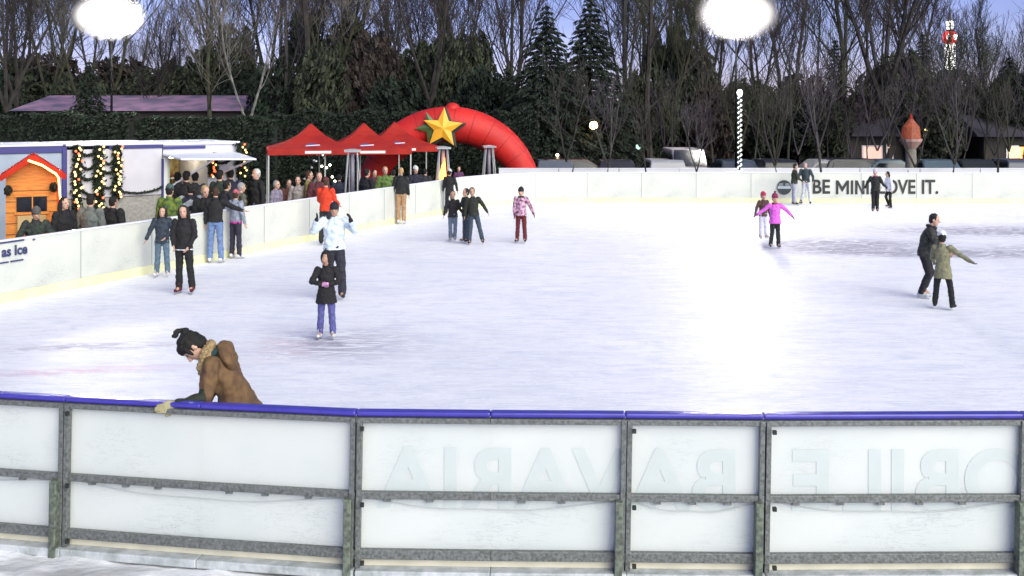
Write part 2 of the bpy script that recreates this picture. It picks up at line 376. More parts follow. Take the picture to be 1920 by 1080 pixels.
nlab = {'left corner': 'near fence panel at the far end of the left corner run', 'l2': 'near fence panel second along the left corner run',
        'a': 'near fence panel at the left edge of the photo', 'b': 'near fence panel whose blue rail the stooping woman holds',
        'c': 'wide near fence panel with mirrored letters AVARIA showing through', 'd': 'narrow near fence panel with mirrored BA showing through',
        'e': 'near fence panel with mirrored letters OBILE showing through', 'f': 'near fence panel at the right edge of the photo'}
NEAR = {}
for P, key in sections:
    o = empty('fence_panel', (P[0].x, P[0].y, 0)); tag(o, nlab[key], 'fence panel', 'panels of the near rink fence')
    base = P[0]; Q = [p-base for p in P]
    pn, cp, rl, ck, sl = MB(), MB(), MB(), MB(), MB()
    for a, b in zip(Q[:-1], Q[1:]):
        a3 = lambda p, z: (p.x, p.y, z)
        pn.bar(a3(a, .61), a3(b, .61), .02, 1.06); cp.bar(a3(a, 1.168), a3(b, 1.168), .10, .044)
        ck.bar(a3(a, -.005), a3(b, -.005), .03, .09)
    for k, z in enumerate((1.122, .525, .055)):
        rl = MB()
        for a, b in zip(Q[:-1], Q[1:]): 
            dn = (b-a).normalized(); nrm = Vector((dn.y, -dn.x)); rl.bar((a.x+nrm.x*.045, a.y+nrm.y*.045, z), (b.x+nrm.x*.045, b.y+nrm.y*.045, z), .05, (.042, .055, .075)[k])
            if k == 1:
                ln = (b-a).length; t = .25
                while t < ln-.2:
                    c = a+dn*t+nrm*.05; rl.box(c.x-.03, c.x+.03, c.y-.01, c.y+.012, z-.052, z-.029); t += .27+random.random()*.12
        rl.build(('top_rail', 'middle_rail', 'lower_rail')[k], M_steel, o, bevel=.004)
    for a, b in zip(Q[:-1], Q[1:]):
        dn = (b-a).normalized(); nrm = Vector((dn.y, -dn.x)); sl.bar((a.x+nrm.x*.05, a.y+nrm.y*.05, -.085), (b.x+nrm.x*.05, b.y+nrm.y*.05, -.085), .16, .07)
    pn.build('panel', M_npan, o); cp.build('cap_rail', M_bcap, o, bevel=.015); ck.build('kick_strip', M_cream, o); sl.build('sill', M_sill, o, bevel=.01)
    for e, (a, s_) in enumerate(((Q[0], 1), (Q[-1], -1))):
        dn = (Q[1]-Q[0] if e == 0 else Q[-1]-Q[-2]).normalized(); nrm = Vector((dn.y, -dn.x)); c = a+dn*(.024*s_)+nrm*.055
        post = MB(); post.bar((c.x-.012, c.y, -.12), (c.x+.010, c.y, 1.14), .04, .055, up=(nrm.x, nrm.y, 0)).build('post', M_steel, o, bevel=.004)
    if key != 'left corner':
        dn = (Q[1]-Q[0]).normalized(); nrm = Vector((dn.y, -dn.x)); c = -dn*.055+nrm*.10
        st = MB().bar((c.x-.01, c.y, -.13), (c.x, c.y, .515), .06, .085, up=(nrm.x, nrm.y, 0)).build('stub_post', mat('stub_steel', (.17, .20, .15), .6, c2=(.07, .08, .07), scale=25, bump=.4, metal=.2), o, bevel=.005)
        for z in (1.06, .46, .0): MB().box(c.x+.10, c.x+.13, c.y-.05, c.y-.02, z, z+.03).build('bolt', M_black, o)
    cb = MB(); A_, B_ = Q[0], Q[-1]; dn = (B_-A_).normalized(); nrm = Vector((dn.y, -dn.x)); cpts = []
    for i in range(21):
        t = i/20; c = None; sl_ = sum((b-a).length for a, b in zip(Q[:-1], Q[1:]))*t
        for a, b in zip(Q[:-1], Q[1:]):
            if sl_ <= (b-a).length+1e-6: c = a.lerp(b, sl_/(b-a).length); break
            sl_ -= (b-a).length
        c = (c if c is not None else B_)+nrm*.03; cpts.append((c.x, c.y, .50-.09*4*t*(1-t)+.006*math.sin(t*17)))
    cb.loft(cpts, [.0035]*21, n=5).build('cable', mat('cable_grey', (.45, .47, .47), .6), o, smooth=True)
    NEAR[key] = o
bpy.context.view_layer.update()
def near_at(px):
    for (x0, y0), (x1, y1), p0, p1 in zip(near_px[:-1], near_px[1:], near[:-1], near[1:]):
        if x0 <= px <= x1:
            k = (px-CX)/F; d = p1-p0; t = (k*p0.y-p0.x)/(d.x-k*d.y); return p0+d*t, math.atan2(d.y, d.x)
for ch_, px in (('A', 765), ('I', 845), ('R', 920), ('A', 1022), ('V', 1125), ('A', 1236), ('B', 1342), ('E', 1522), ('L', 1620), ('I', 1682), ('B', 1760), ('O', 1868)):
    p, a = near_at(px); me = text_mesh(ch_, .66, .001, .018)
    key = 'c' if px < 1172 else 'd' if px < 1430 else 'e'
    o = link('letter', me, NEAR[key], [M_ghost]); q = NEAR[key].matrix_world.inverted() @ Vector((p.x, p.y, 0))
    dn = Vector((math.cos(a), math.sin(a))); nrm = Vector((dn.y, -dn.x))
    o.location = (q.x+nrm.x*.013, q.y+nrm.y*.013, .63); o.rotation_euler = (R(90), 0, a); o.scale = (-1, 1, 1)

# ------------------------------------------------------------------ floodlights, light pole
M_pole = mat('pole_grey', (.006, .007, .008), .8, spec=.05)
M_glow = mat('flood_glow', (1, .98, .92), .3, emit=FLOOD, ecol=(1, .96, .88))
M_house = mat('lamp_housing', (.06, .06, .06), .5)
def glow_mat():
    """lamp glare painted on a shell: hot core, emission and opacity fading outward"""
    m = bpy.data.materials.new('flood_glow'); m.use_nodes = True; N = m.node_tree.nodes; K = m.node_tree.links.new; b = N['Principled BSDF']
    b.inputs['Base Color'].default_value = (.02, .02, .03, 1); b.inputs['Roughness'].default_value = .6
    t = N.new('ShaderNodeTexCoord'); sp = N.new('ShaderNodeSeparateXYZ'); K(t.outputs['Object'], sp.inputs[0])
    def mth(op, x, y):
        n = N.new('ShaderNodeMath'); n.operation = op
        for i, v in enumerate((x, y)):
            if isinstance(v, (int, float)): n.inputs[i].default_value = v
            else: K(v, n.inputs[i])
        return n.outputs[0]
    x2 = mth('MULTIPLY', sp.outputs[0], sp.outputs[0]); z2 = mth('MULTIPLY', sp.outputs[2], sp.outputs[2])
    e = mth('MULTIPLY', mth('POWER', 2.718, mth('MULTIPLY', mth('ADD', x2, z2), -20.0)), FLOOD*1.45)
    sk_ = mth('MAXIMUM', mth('SUBTRACT', 1.0, mth('ADD', x2, z2)), 0.0); e = mth('ADD', e, mth('MULTIPLY', mth('MULTIPLY', sk_, sk_), 1.3))  # faint outer skirt paints the glare halo
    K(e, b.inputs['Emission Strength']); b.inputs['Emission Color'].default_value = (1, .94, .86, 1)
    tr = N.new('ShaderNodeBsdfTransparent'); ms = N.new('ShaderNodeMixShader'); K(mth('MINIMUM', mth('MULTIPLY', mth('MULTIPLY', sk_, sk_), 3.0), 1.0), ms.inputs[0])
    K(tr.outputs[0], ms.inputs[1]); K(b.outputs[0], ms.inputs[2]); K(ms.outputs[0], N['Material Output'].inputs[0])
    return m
M_glow = glow_mat()
def flood(px, D, py, label, w_, h_):
    p = at(px, D); z = zof(py, D)+.13; o = empty('floodlight_mast', (p.x, D, -.13)); tag(o, label, 'floodlight', 'floodlights over the rink')
    MB().loft([(0, .55, 0), (0, .55, z+.2)], [.06, .04], n=10).build('pole', M_pole, o, smooth=True)
    hs = MB(); hs.loft([(0, .58, z), (0, .50, z), (0, .30, z)], [w_*.2, w_*.3, w_*.38], [h_*.2, h_*.3, h_*.38], (1, 0, 0), 24); h = hs.build('reflector', M_house, o, smooth=True)
    ln = MB(); ln.ball((0, 0, 0), 1, 1, 1, None, 40); l = ln.build('lamp_glare', M_glow, h, smooth=True); l.scale = (w_, .32, h_); l.location = (0, 0, z)  # oversized shell added round the lamp to draw its glare
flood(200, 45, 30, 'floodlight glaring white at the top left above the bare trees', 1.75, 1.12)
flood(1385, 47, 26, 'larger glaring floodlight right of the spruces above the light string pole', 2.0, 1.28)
# string of white lights wound round a pole
p = at(1387, 43); o = empty('string_light_pole', (p.x, p.y, -.13)); tag(o, 'slim pole behind the far boards wound with a spiral of white lights', 'light pole')
zt = zof(176, 43)+.13
MB().loft([(0, 0, 0), (0, 0, zt)], [.045, .035], n=10).build('pole', mat('pole_dark', (.03, .04, .04), .6), o, smooth=True)
MB().ball((0, 0, zt+.05), .11, .11, .13).build('top_lamp', mat('pole_lamp', (1, 1, .95), .4, emit=6, ecol=(1, .98, .9)), o, smooth=True)
pts = []; k = 0; z = .9
while z < zt: a = (z-.9)/.20*2*math.pi; pts.append((math.cos(a)*.075, math.sin(a)*.075, z)); z += .015
MB().loft(pts, [.022]*len(pts), n=5).build('light_string', mat('string_white', (1, 1, .97), .4, emit=.9, ecol=(.95, 1, .95)), o, smooth=True)

# ------------------------------------------------------------------ people
CLOTH = {}
def cloth(c, c2=None, s_=14):
    k = (c, c2)
    if k not in CLOTH: CLOTH[k] = mat('cloth_%d' % len(CLOTH), c, .85, var=.35, c2=c2, scale=s_, bump=.35, bscale=28)
    return CLOTH[k]
SKIN = {'l': mat('skin_light', (.55, .33, .24), .5, var=.12, scale=10), 'm': mat('skin_tan', (.42, .25, .17), .5, var=.12, scale=10)}
M_eye = mat('eye_dark', (.015, .012, .01), .25); M_lip = mat('lips', (.38, .11, .10), .45)
M_blade = mat('blade_steel', (.5, .5, .52), .3, metal=.9)
BLK, NAVY, JEAN, LJEAN = (.010, .010, .012), (.012, .016, .035), (.05, .08, .15), (.16, .27, .46)
HAIRC = {'black': (.008, .007, .006), 'brown': (.05, .025, .012), 'blond': (.42, .28, .12), 'white': (.6, .6, .58), 'grey': (.3, .3, .3)}
NP = [0]
def V3(t): return Vector(t)
def dirv(side, down_ang, fwd=0):
    """arm or leg direction: angle from straight down, out to the side and forward (degrees)"""
    a, f = R(down_ang), R(fwd); v = Vector((side*math.sin(a), 0, -math.cos(a)))
    return Vector((v.x, -math.sin(f)*math.cos(a), -math.cos(f)*math.cos(a))) if True else v
def person(px, fy, top, label, face=0, D=None, jc=BLK, jc2=None, pc=BLK, shoe=BLK, hair='black', hairlen=0, hat=None, hatc2=None, hood=None, pom=False,
           lean=0, slean=0, armL=(14, 0), foreL=(8, 10), armR=(14, 0), foreR=(8, 10), legL=(4, 0), shinL=(3, 0), legR=(4, 0), shinR=(3, 0),
           head=(0, 0, 0), hs=1.0, hem=.84, flare=1.0, skates=True, blade=True, glove=None, group='skaters on the ice', skin='l', scarf=None, band=None, bandc=None,
           bulk=1.08, sleeve=None, vox=1.0, hidden_legs=False, cuff=None, bag=None, z0=None, stripes=None, chest=None):
    D = D or Dg(fy); g0 = 0.0 if skates else -.13
    if skates and px < 835 and z0 is None: D = min(D, wallD(px)-.5)
    if z0 is not None: g0 = z0
    htot = CH-(top-HY)*D/F-g0
    p = at(px, D); o = empty('person', (p.x, D, g0), R(face)); tag(o, label, 'person', group)
    NP[0] += 1
    sk = .055 if skates else 0
    S = (htot-sk)/1.77                       # uniform scale of the figure built at 1.77 m
    if lean: S = (htot-sk)/(1.77-.75*(1-math.cos(R(lean))))
    HS = hs
    vx = max(.0075, .00046*D)/S*vox
    # ---- skeleton (unit figure, ankle height 0.08)
    Rt = Matrix.Rotation(R(lean), 3, 'X') @ Matrix.Rotation(R(slean), 3, 'Y')
    def leg(sd_, th, sh):
        hip = Vector((sd_*.085, 0, .93)); kn = hip+dirv(sd_, *th)*.43; an = kn+dirv(sd_, *sh)*.41; return [hip, kn, an]
    LL, LR = leg(-1, legL, shinL), leg(1, legR, shinR)
    low = min(LL[2].z, LR[2].z); dz = .085-low
    for q in (LL, LR):
        for v in q: v.z += dz
    pel = Vector((0, 0, .98+dz))
    def T(x, y, z): return pel+Rt @ Vector((x, y, z-.98))
    sh_z = 1.43
    SL, SR = T(-.165*bulk, 0, sh_z), T(.165*bulk, 0, sh_z)
    def arm(s0, sd_, ua, fa):
        d1 = Rt @ dirv(sd_, *ua); d2 = Rt @ dirv(sd_, *fa); e = s0+d1*.285; w_ = e+d2*.25; return [s0, e, w_, d2]
    AL, AR = arm(SL, -1, armL, foreL), arm(SR, 1, armR, foreR)
    nk = T(0, .01, 1.47)
    hd_pitch, hd_yaw, hd_roll = head
    RH = Rt @ Euler((R(hd_pitch), R(hd_roll), R(hd_yaw))).to_matrix()
    hc = nk+Rt @ Vector((0, -.015, .05))+RH @ Vector((0, -.012, .125*HS))
    side = Rt @ Vector((1, 0, 0)); fwd = Rt @ Vector((0, -1, 0))
    H = lambda x, y, z: hc+RH @ Vector((x, y, z))*HS
    # ---- body: one continuous surface
    b = MB()
    prof = [(-.118, -.045, .018, .022), (-.10, -.035, .042, .045), (-.07, -.02, .058, .065), (-.03, -.008, .068, .082), (.01, 0, .074, .092), (.05, .005, .075, .095), (.085, .008, .066, .083), (.11, .01, .045, .058), (.122, .01, .015, .02)]
    hv = []; n = 16
    for z, cy, rx, ry in prof:
        for k in range(n): a = 2*math.pi*k/n; hv.append(H(math.cos(a)*rx, cy+math.sin(a)*ry, z))
    b.add(hv, [(i*n+k, i*n+(k+1) % n, (i+1)*n+(k+1) % n, (i+1)*n+k) for i in range(len(prof)-1) for k in range(n)]+[tuple(reversed(range(n))), tuple(range((len(prof)-1)*n, len(prof)*n))])
    b.loft([H(0, -.075, .03), H(0, -.092, .0), H(0, -.108, -.028), H(0, -.09, -.04)], [.010, .012, .016, .008], n=8)
    for sd_ in (-1, 1): b.ball(H(sd_*.076, .012, -.005), .012, .02, .032, RH.to_4x4(), 8)
    b.limb(nk-Rt @ Vector((0, 0, .05)), hc+RH @ Vector((0, .02, -.05))*HS, .055, .052)
    b.loft([pel-Vector((0, 0, .08)), pel, T(0, 0, 1.12), T(0, 0, 1.3), T(0, 0, 1.42), T(0, 0, 1.48)], [.13, .145, .12, .145, .14, .06], [.10, .105, .09, .105, .085, .05], side)
    for q in (LL, LR): b.limb(q[0], q[1], .075, .05); b.limb(q[1], q[2], .048, .035); b.limb(q[2], q[2]+Vector((0, -.10, -.035)), .035, .03)
    for q, sd_ in ((AL, -1), (AR, 1)):
        b.limb(q[0], q[1], .048, .038); b.limb(q[1], q[2], .037, .026)
    def hand(mb, q, sd_, k=1.0):
        d = q[3].normalized(); s_ = d.cross(Vector((sd_, 0, 0))); 
        if s_.length < .2: s_ = d.cross(Vector((0, 0, 1)))
        s_.normalize(); n_ = d.cross(s_)*sd_
        w_ = q[2]; mb.loft([w_-d*.02, w_+d*.02, w_+d*.07, w_+d*.10], [.024*k, .034*k, .040*k, .034*k], [.020*k, .017*k, .016*k, .012*k], s_, 10)
        for i, l in enumerate((.062, .074, .070, .054)):
            r0 = w_+d*.088+s_*((i-1.5)*.0195); m_ = r0+d*l*.55+n_*.008; mb.limb(r0, m_, .0095*k, .009*k, 6); mb.limb(m_, m_+(d*.75+n_*.55).normalized()*l*.5, .009*k, .0075*k, 6)
        tb = w_+d*.03-s_*.03; m_ = tb+(d*.6-s_*.8).normalized()*.038; mb.limb(tb, m_, .012*k, .010*k, 6); mb.limb(m_, m_+(d*.9-s_*.2+n_*.3).normalized()*.03, .010*k, .008*k, 6)
    hand(b, AL, -1); hand(b, AR, 1)
    def paint(c):
        l = RH.transposed() @ (Vector(c)-hc)/HS
        if l.y < -.03:
            if -.088 < l.z < -.066 and abs(l.x) < .024 and l.y < -.055: return 2
            if abs(abs(l.x)-.031) < .013 and abs(l.z-.012) < .0085: return 1
        return 0
    o.scale = (S, S, S); o.location.z = g0+sk
    fuse(b, 'body', vx*.8, o, [SKIN[skin], M_eye, M_lip], paint=paint, smooth_it=2)
    # ---- trousers
    t = MB(); k = bulk
    t.loft([pel-Vector((0, 0, .12)), pel-Vector((0, 0, .05)), pel+Vector((0, 0, .03)), T(0, 0, 1.09)], [.11, .155*k, .158*k, .135*k], [.10, .125, .125, .11], (1, 0, 0), 16)
    for q in (LL, LR):
        t.limb(q[0]+Vector((0, 0, -.02)), q[1], .093*k, .066*k, 12); t.limb(q[1], q[2]+(q[2]-q[1])*.02, .068*k, .063*k, 12)
    fuse(t, 'trousers', vx, o, [cloth(pc)], disp=.030, dscale=.07)
    # ---- jacket
    hz = hem
    j = MB(); f = flare
    if hz > .95: P = [T(0, 0, hz), T(0, 0, (hz+1.12)/2)]
    else:
        hang = pel+Vector((0, 0, hz-.98)); P = [hang, pel.lerp(hang, .25)]
    j.loft(P+[T(0, 0, 1.12), T(0, 0, 1.28), T(0, 0, 1.40), T(0, 0, 1.465), T(0, .01, 1.50)],
           [.178*k*f, .168*k*(1+(f-1)*.6), .152*k, .172*k, .172*k, .10, .062], [.142*f, .138*f, .125*k, .14*k, .115, .085, .062], side, 18)
    for q in (AL, AR):
        j.limb(q[0]-side*0, q[1], .070*k, .058*k, 12); j.limb(q[1], q[2].lerp(q[1], .04), .058*k, .046, 12)
    if hood == 'down': j.ball(T(0, .12, 1.44), .13, .08, .10, Rt.to_4x4())
    else: j.loft([nk-Rt @ Vector((0, 0, .01)), nk+Rt @ Vector((0, 0, .055))], [.078, .070], [.078, .072], side, 14)
    mats = [cloth(jc, jc2)]; pf = None
    if band or stripes or chest:
        mats += [cloth(bandc if bandc else chest)]
        def pf(c):
            c = Vector(c); l = Rt.transposed() @ (c-pel); z = l.z+.98
            if band and band[0] < z < band[1] and abs(l.x) < .26: return 1
            if stripes and int((z+abs(l.x)*.6)/stripes) % 2 == 0: return 1
            return 0
    if sleeve:
        mats.append(cloth(sleeve)); base_pf = pf; sl_i = len(mats)-1
        def pf(c):
            c = Vector(c); a_, b__ = AR[1], AR[2]; d_ = b__-a_; t_ = (c-a_).dot(d_)/d_.length_squared
            if t_ > .05 and (c-a_.lerp(b__, min(1, t_))).length < .085: return sl_i
            return base_pf(c) if base_pf else 0
    fuse(j, 'jacket', vx, o, mats, disp=.036, dscale=.085, paint=pf)
    # ---- hair / hat / hood
    hcol = cloth(HAIRC[hair])
    if hood == 'up':
        h = MB(); h.ball(H(0, .022, .012), .103*HS, .112*HS, .140*HS, RH.to_4x4()); h.limb(H(0, .06, -.08), nk+Rt @ Vector((0, .05, -.02)), .09, .10, 12)
        ho = fuse(h, 'hood', vx, o, [cloth(jc, jc2)], smooth_it=3)
        # the face opening: a skin-side oval shows in front of the rim
        fb = MB(); fb.loft([H(0, -.082, .0), H(0, -.098, .0), H(0, -.108, .0)], [.052*HS, .050*HS, .030*HS], [.066*HS, .060*HS, .038*HS], RH @ Vector((1, 0, 0)), 14); fb.build('face', SKIN[skin], o, smooth=True)
    else:
        h = MB(); h.ball(H(0, .020, .030), .086*HS, .100*HS, .108*HS, RH.to_4x4())
        if hairlen > 0:
            for sd_ in (-1, 0, 1):
                h.limb(H(sd_*.068, .030, .05), H(sd_*.086, .035, -.06), .040, .044, 8)
                h.limb(H(sd_*.086, .035, -.06), H(sd_*.098, .0, -.10-hairlen), .046, .026, 8)
        else: h.ball(H(0, .045, -.02), .074*HS, .065*HS, .08*HS, RH.to_4x4())
        def cut(c): return 0
        ho = fuse(h, 'hair', vx, o, [hcol], disp=.022, dscale=.035, smooth_it=2)
        # keep the face clear: pull hair verts in front of the face behind it
        for v in ho.data.vertices:
            l = RH.transposed() @ (v.co-hc)/HS
            if l.y < -.035 and l.z < .045: l.y = -.035+(l.y+.035)*.1; v.co = hc+RH @ (l*HS)
        if hair == 'bun':
            pass
    if hat:
        h = MB(); n = 16; hp = [(.02, .087, .103), (.06, .089, .104), (.10, .078, .090), (.135, .05, .06), (.15, .015, .02)]
        hv = []
        for z, rx, ry in hp:
            for q_ in range(n): a = 2*math.pi*q_/n; hv.append(H(math.cos(a)*rx, .008+math.sin(a)*ry, z+.012*math.sin(a)))
        h.add(hv, [(i*n+q_, i*n+(q_+1) % n, (i+1)*n+(q_+1) % n, (i+1)*n+q_) for i in range(4) for q_ in range(n)]+[tuple(reversed(range(n))), tuple(range(4*n, 5*n))])
        hb = h.build('hat', cloth(hat, hatc2), o, smooth=True)
        if pom: MB().ball(H(0, .01, .18), .038, .038, .038, None, 10).build('pompom', cloth(hatc2 or hat), hb, smooth=True)
    if scarf:
        s_ = MB(); ring = [nk+Rt @ Vector((math.cos(a)*.082, math.sin(a)*.085, .02)) for a in np.linspace(0, 2*math.pi, 17)]
        s_.loft(ring, [.032]*17, n=8, cap=False); s_.build('scarf', cloth(scarf), o, smooth=True)
    if glove:
        for q, sd_ in ((AL, -1), (AR, 1)):
            g_ = MB(); hand(g_, q, sd_, 1.45); g_.limb(q[2]-q[3]*.03, q[2]+q[3]*.02, .045, .04); fuse(g_, 'glove', vx*.75, o, [cloth(glove)], smooth_it=1)
    # ---- shoes or skates
    for q, sd_ in ((LL, -1), (LR, 1)):
        an = q[2]; dn = (q[1]-q[2]).normalized(); toe = Vector((sd_*.22, -1, 0)).normalized()
        s_ = MB(); base = Vector((an.x, an.y, an.z-.05))
        s_.loft([an+dn*.085, an+dn*.02, base+toe*.01], [.060, .060, .054], [.064, .064, .068], (1, 0, 0), 12)
        s_.limb(base-toe*.045+Vector((0, 0, -.002)), base+toe*.13+Vector((0, 0, -.006)), .044, .036, 12)
        nm_ = 'ice_skate' if skates and blade else 'shoe'
        so = fuse(s_, nm_, vx*.9, o, [cloth(shoe)], smooth_it=1)
        if skates and blade:
            bl = MB(); c = base+Vector((0, 0, -.040)); bl.bar(c-toe*.085+Vector((0, 0, -.035)), c+toe*.165+Vector((0, 0, -.035)), .006, .026)
            for t_ in (-.05, .09): bl.bar(c+toe*t_+Vector((0, 0, .01)), c+toe*t_+Vector((0, 0, -.03)), .012, .03, up=toe)
            bl.build('blade', M_blade, so)
    o['_j'] = 0; del o['_j']
    return o, dict(H=H, T=T, AL=AL, AR=AR, RH=RH, hc=hc, vx=vx, Rt=Rt)
W = (.75, .76, .80)
# --- skaters, left to right
person(304, 520, 388, 'girl with long dark hair in a blue grey jacket and jeans, leftmost skater', face=8, jc=(.03, .045, .065), jc2=(.015, .02, .03), pc=(.10, .16, .22), shoe=W, hairlen=.22, armL=(24, 6), foreL=(22, 10), armR=(22, 10), foreR=(-40, 30), head=(0, -6, 6), hs=1.04)
person(345, 551, 385, 'woman in black hooded jacket with white shirt tails and dark red skates', face=-4, jc=(.010, .009, .011), pc=(.008, .008, .009), shoe=(.10, .008, .015), hem=.86, band=(.78, .885), bandc=W, armL=(8, 14), foreL=(-20, 40), armR=(12, 4), foreR=(-25, 20), head=(4, 10, -4), hood=None, hairlen=.12, legL=(2, 0), shinL=(1, 0), legR=(6, 2), shinR=(7, 0), hs=1.02)
person(404, 491, 350, 'skater seen from behind in a black jacket and light blue jeans by the boards', face=178, jc=(.010, .010, .012), pc=(.14, .22, .42), shoe=(.78, .74, .78), hem=.93, armL=(60, 0), foreL=(72, 5), armR=(10, 4), foreR=(6, 6), hair='brown', head=(0, 20, 0))
person(442, 478, 356, 'skater in a grey jacket with pink hem and pink hat by the boards', face=150, jc=(.16, .19, .26), jc2=(.30, .32, .38), pc=(.025, .022, .045), shoe=(.75, .75, .8), hat=(.50, .12, .16), hem=.90, band=(.80, .955), bandc=(.55, .05, .34), armR=(40, 0), foreR=(60, 0), hair='brown', head=(0, 30, 0))
person(611, 460, 333, 'person in a bright orange red jacket leaning at the left boards', face=165, jc=(.62, .045, .012), jc2=(.50, .03, .008), pc=(.02, .02, .025), hat=(.13, .02, .03), hem=.88, armL=(12, 16), foreL=(0, 60), armR=(12, 16), foreR=(0, 60), head=(10, 30, 0), hair='brown')
person(627, 562, 380, 'man in a white speckled ski jacket and dark trousers with black hat', face=6, jc=(.70, .76, .82), jc2=(.42, .52, .60), pc=(.022, .022, .035), shoe=(.03, .03, .035), hat=(.012, .012, .022), hem=.90, glove=BLK, armL=(38, 40), foreL=(-14, 150), armR=(38, 40), foreR=(-14, 150), legL=(2, 0), shinL=(3, 0), legR=(6, 0), shinR=(2, 0), bulk=1.22, blade=False, skin='m')
person(612, 637, 475, 'child in a black coat and hood holding pink gloves to the chest', face=3, jc=(.010, .009, .012), pc=(.10, .10, .30), shoe=(.78, .78, .74), hood='up', hem=.72, flare=1.18, armL=(26, 18), foreL=(-70, 62), armR=(26, 18), foreR=(-70, 62), glove=(.62, .30, .52), hs=1.22, bulk=1.08, head=(6, -8, 0), skin='m')
person(752, 419, 314, 'skater seen from behind in a black jacket and tan trousers', face=176, jc=(.010, .012, .012), pc=(.40, .24, .12), shoe=(.80, .70, .80), hem=.92, hair='blond', legL=(0, 0), shinL=(1, 0), legR=(0, 0), shinR=(1, 0), armL=(8, 0), foreL=(6, 4))
person(843, 403, 318, 'person in black with a white cap standing in the far left corner', face=170, jc=(.008, .008, .010), pc=(.008, .008, .01), hat=(.6, .6, .6), hem=.8, hs=1.1, armL=(20, 0))
person(849, 453, 360, 'child in a black jacket and grey jeans, left of the pair', face=0, jc=(.014, .010, .016), pc=(.12, .16, .24), shoe=(.30, .32, .36), hair='brown', hs=1.2, hem=.84, armL=(20, 4), foreL=(12, 8), armR=(16, 10), foreR=(40, 20), legL=(1, 0), shinL=(0, 0), legR=(1, 0), shinR=(-2, 0), skin='m')
person(874, 457, 355, 'dark haired child half hidden behind a taller boy in black', face=-60, jc=(.012, .015, .010), pc=(.05, .07, .10), hs=1.15, armL=(30, 10), foreL=(50, 20), D=28.75)
person(888, 459, 353, 'boy in a black jacket skating with one arm stretched out low', face=0, jc=(.016, .018, .012), pc=(.04, .06, .09), shoe=(.012, .012, .012), hs=1.14, hem=.88, slean=-4, armR=(34, 0), foreR=(26, 6), armL=(14, 0), foreL=(10, 10), legL=(2, 4), shinL=(4, 2), legR=(14, 0), shinR=(14, 0), skin='m')
person(977, 456, 353, 'child in a pink and white patterned jacket with dark red trousers', face=-14, jc=(.62, .42, .55), jc2=(.13, .01, .05), pc=(.12, .008, .012), shoe=(.012, .012, .012), hat=(.015, .015, .02), scarf=(.02, .02, .02), hs=1.14, hem=.86, armL=(10, 5), foreL=(-5, 12), armR=(30, 0), foreR=(24, 6), glove=(.12, .01, .05))
person(1431, 448, 362, 'child in a brown jacket with a red hat behind the girl in magenta', face=20, jc=(.08, .035, .03), jc2=(.04, .02, .02), pc=(.60, .58, .72), shoe=(.4, .38, .45), hat=(.42, .03, .07), hs=1.2, armL=(30, 4), foreL=(20, 8), glove=(.04, .02, .02))
person(1453, 466, 366, 'girl in a magenta jacket with both arms stretched out, pointed hat', face=0, jc=(.62, .13, .58), jc2=(.48, .08, .44), pc=(.010, .012, .012), shoe=(.02, .02, .025), hat=(.36, .02, .10), hatc2=(.10, .01, .04), pom=True, scarf=(.30, .02, .10), hs=1.22, hem=.80, flare=1.1, armL=(52, 0), foreL=(56, 8), armR=(52, 0), foreR=(42, 8), glove=(.25, .03, .20), legL=(1, 0), shinL=(8, 0), legR=(3, 0), shinR=(2, 0), bulk=1.1)
person(1489, 385, 307, 'skater in a dark olive jacket and pale trousers left of the lettering', face=90, jc=(.025, .032, .022), pc=(.45, .45, .54), hair='black', hem=.88, armL=(6, 20), foreL=(4, 60), hs=1.05, lean=4)
person(1511, 384, 304, 'skater in a dark teal jacket kicking a white trousered leg out sideways', face=-30, jc=(.022, .035, .042), jc2=(.05, .07, .08), pc=(.72, .74, .80), hair='grey', hem=.90, armL=(20, 20), foreL=(-10, 70), armR=(30, 10), foreR=(10, 40), legL=(2, 0), shinL=(14, 0), legR=(10, 0), shinR=(4, 0), lean=6)
person(1641, 398, 318, 'slim skater in black with a pale cap in front of the lettering', face=-20, jc=(.010, .013, .013), pc=(.008, .008, .01), hat=(.55, .55, .68), scarf=(.25, .05, .12), hem=.86, armL=(30, -10), foreL=(24, 10), armR=(26, 0), foreR=(44, 10), legL=(0, 0), shinL=(0, 0), legR=(1, 0), shinR=(-1, 0), hs=1.08)
person(1668, 392, 322, 'dark haired skater in a white jacket and black trousers at the lettering', face=-80, jc=(.78, .79, .84), jc2=(.7, .71, .78), pc=(.008, .008, .01), hairlen=.04, hem=.80, armL=(10, 20), foreL=(8, 50), head=(10, 0, 0), lean=6, legL=(2, 20), shinL=(2, -24), legR=(2, 4), shinR=(2, -4), hs=1.1)
person(1733, 559, 396, 'woman in a dark grey jacket with hair tied back, bending towards a child', face=62, jc=(.035, .038, .032), jc2=(.012, .014, .014), pc=(.008, .008, .012), shoe=(.55, .58, .62), hem=.86, lean=17, armL=(10, 40), foreL=(6, 70), armR=(10, 40), foreR=(6, 66), legL=(2, 14), shinL=(1, -22), legR=(2, 16), shinR=(1, -24), head=(-6, 0, 0), scarf=(.01, .01, .012), skin='l')
person(1768, 581, 436, 'child in a khaki coat and white hat with one arm stretched out', face=140, jc=(.24, .23, .13), jc2=(.15, .15, .09), pc=(.008, .008, .009), shoe=(.012, .012, .012), hat=(.78, .78, .80), hem=.70, flare=1.12, hs=1.2, armL=(56, 0), foreL=(58, 6), armR=(20, 20), foreR=(10, 60), legL=(10, 6), shinL=(6, 0), legR=(10, 6), shinR=(6, 0), glove=(.10, .09, .06), head=(0, 20, 0), bulk=1.05, blade=False, slean=2)

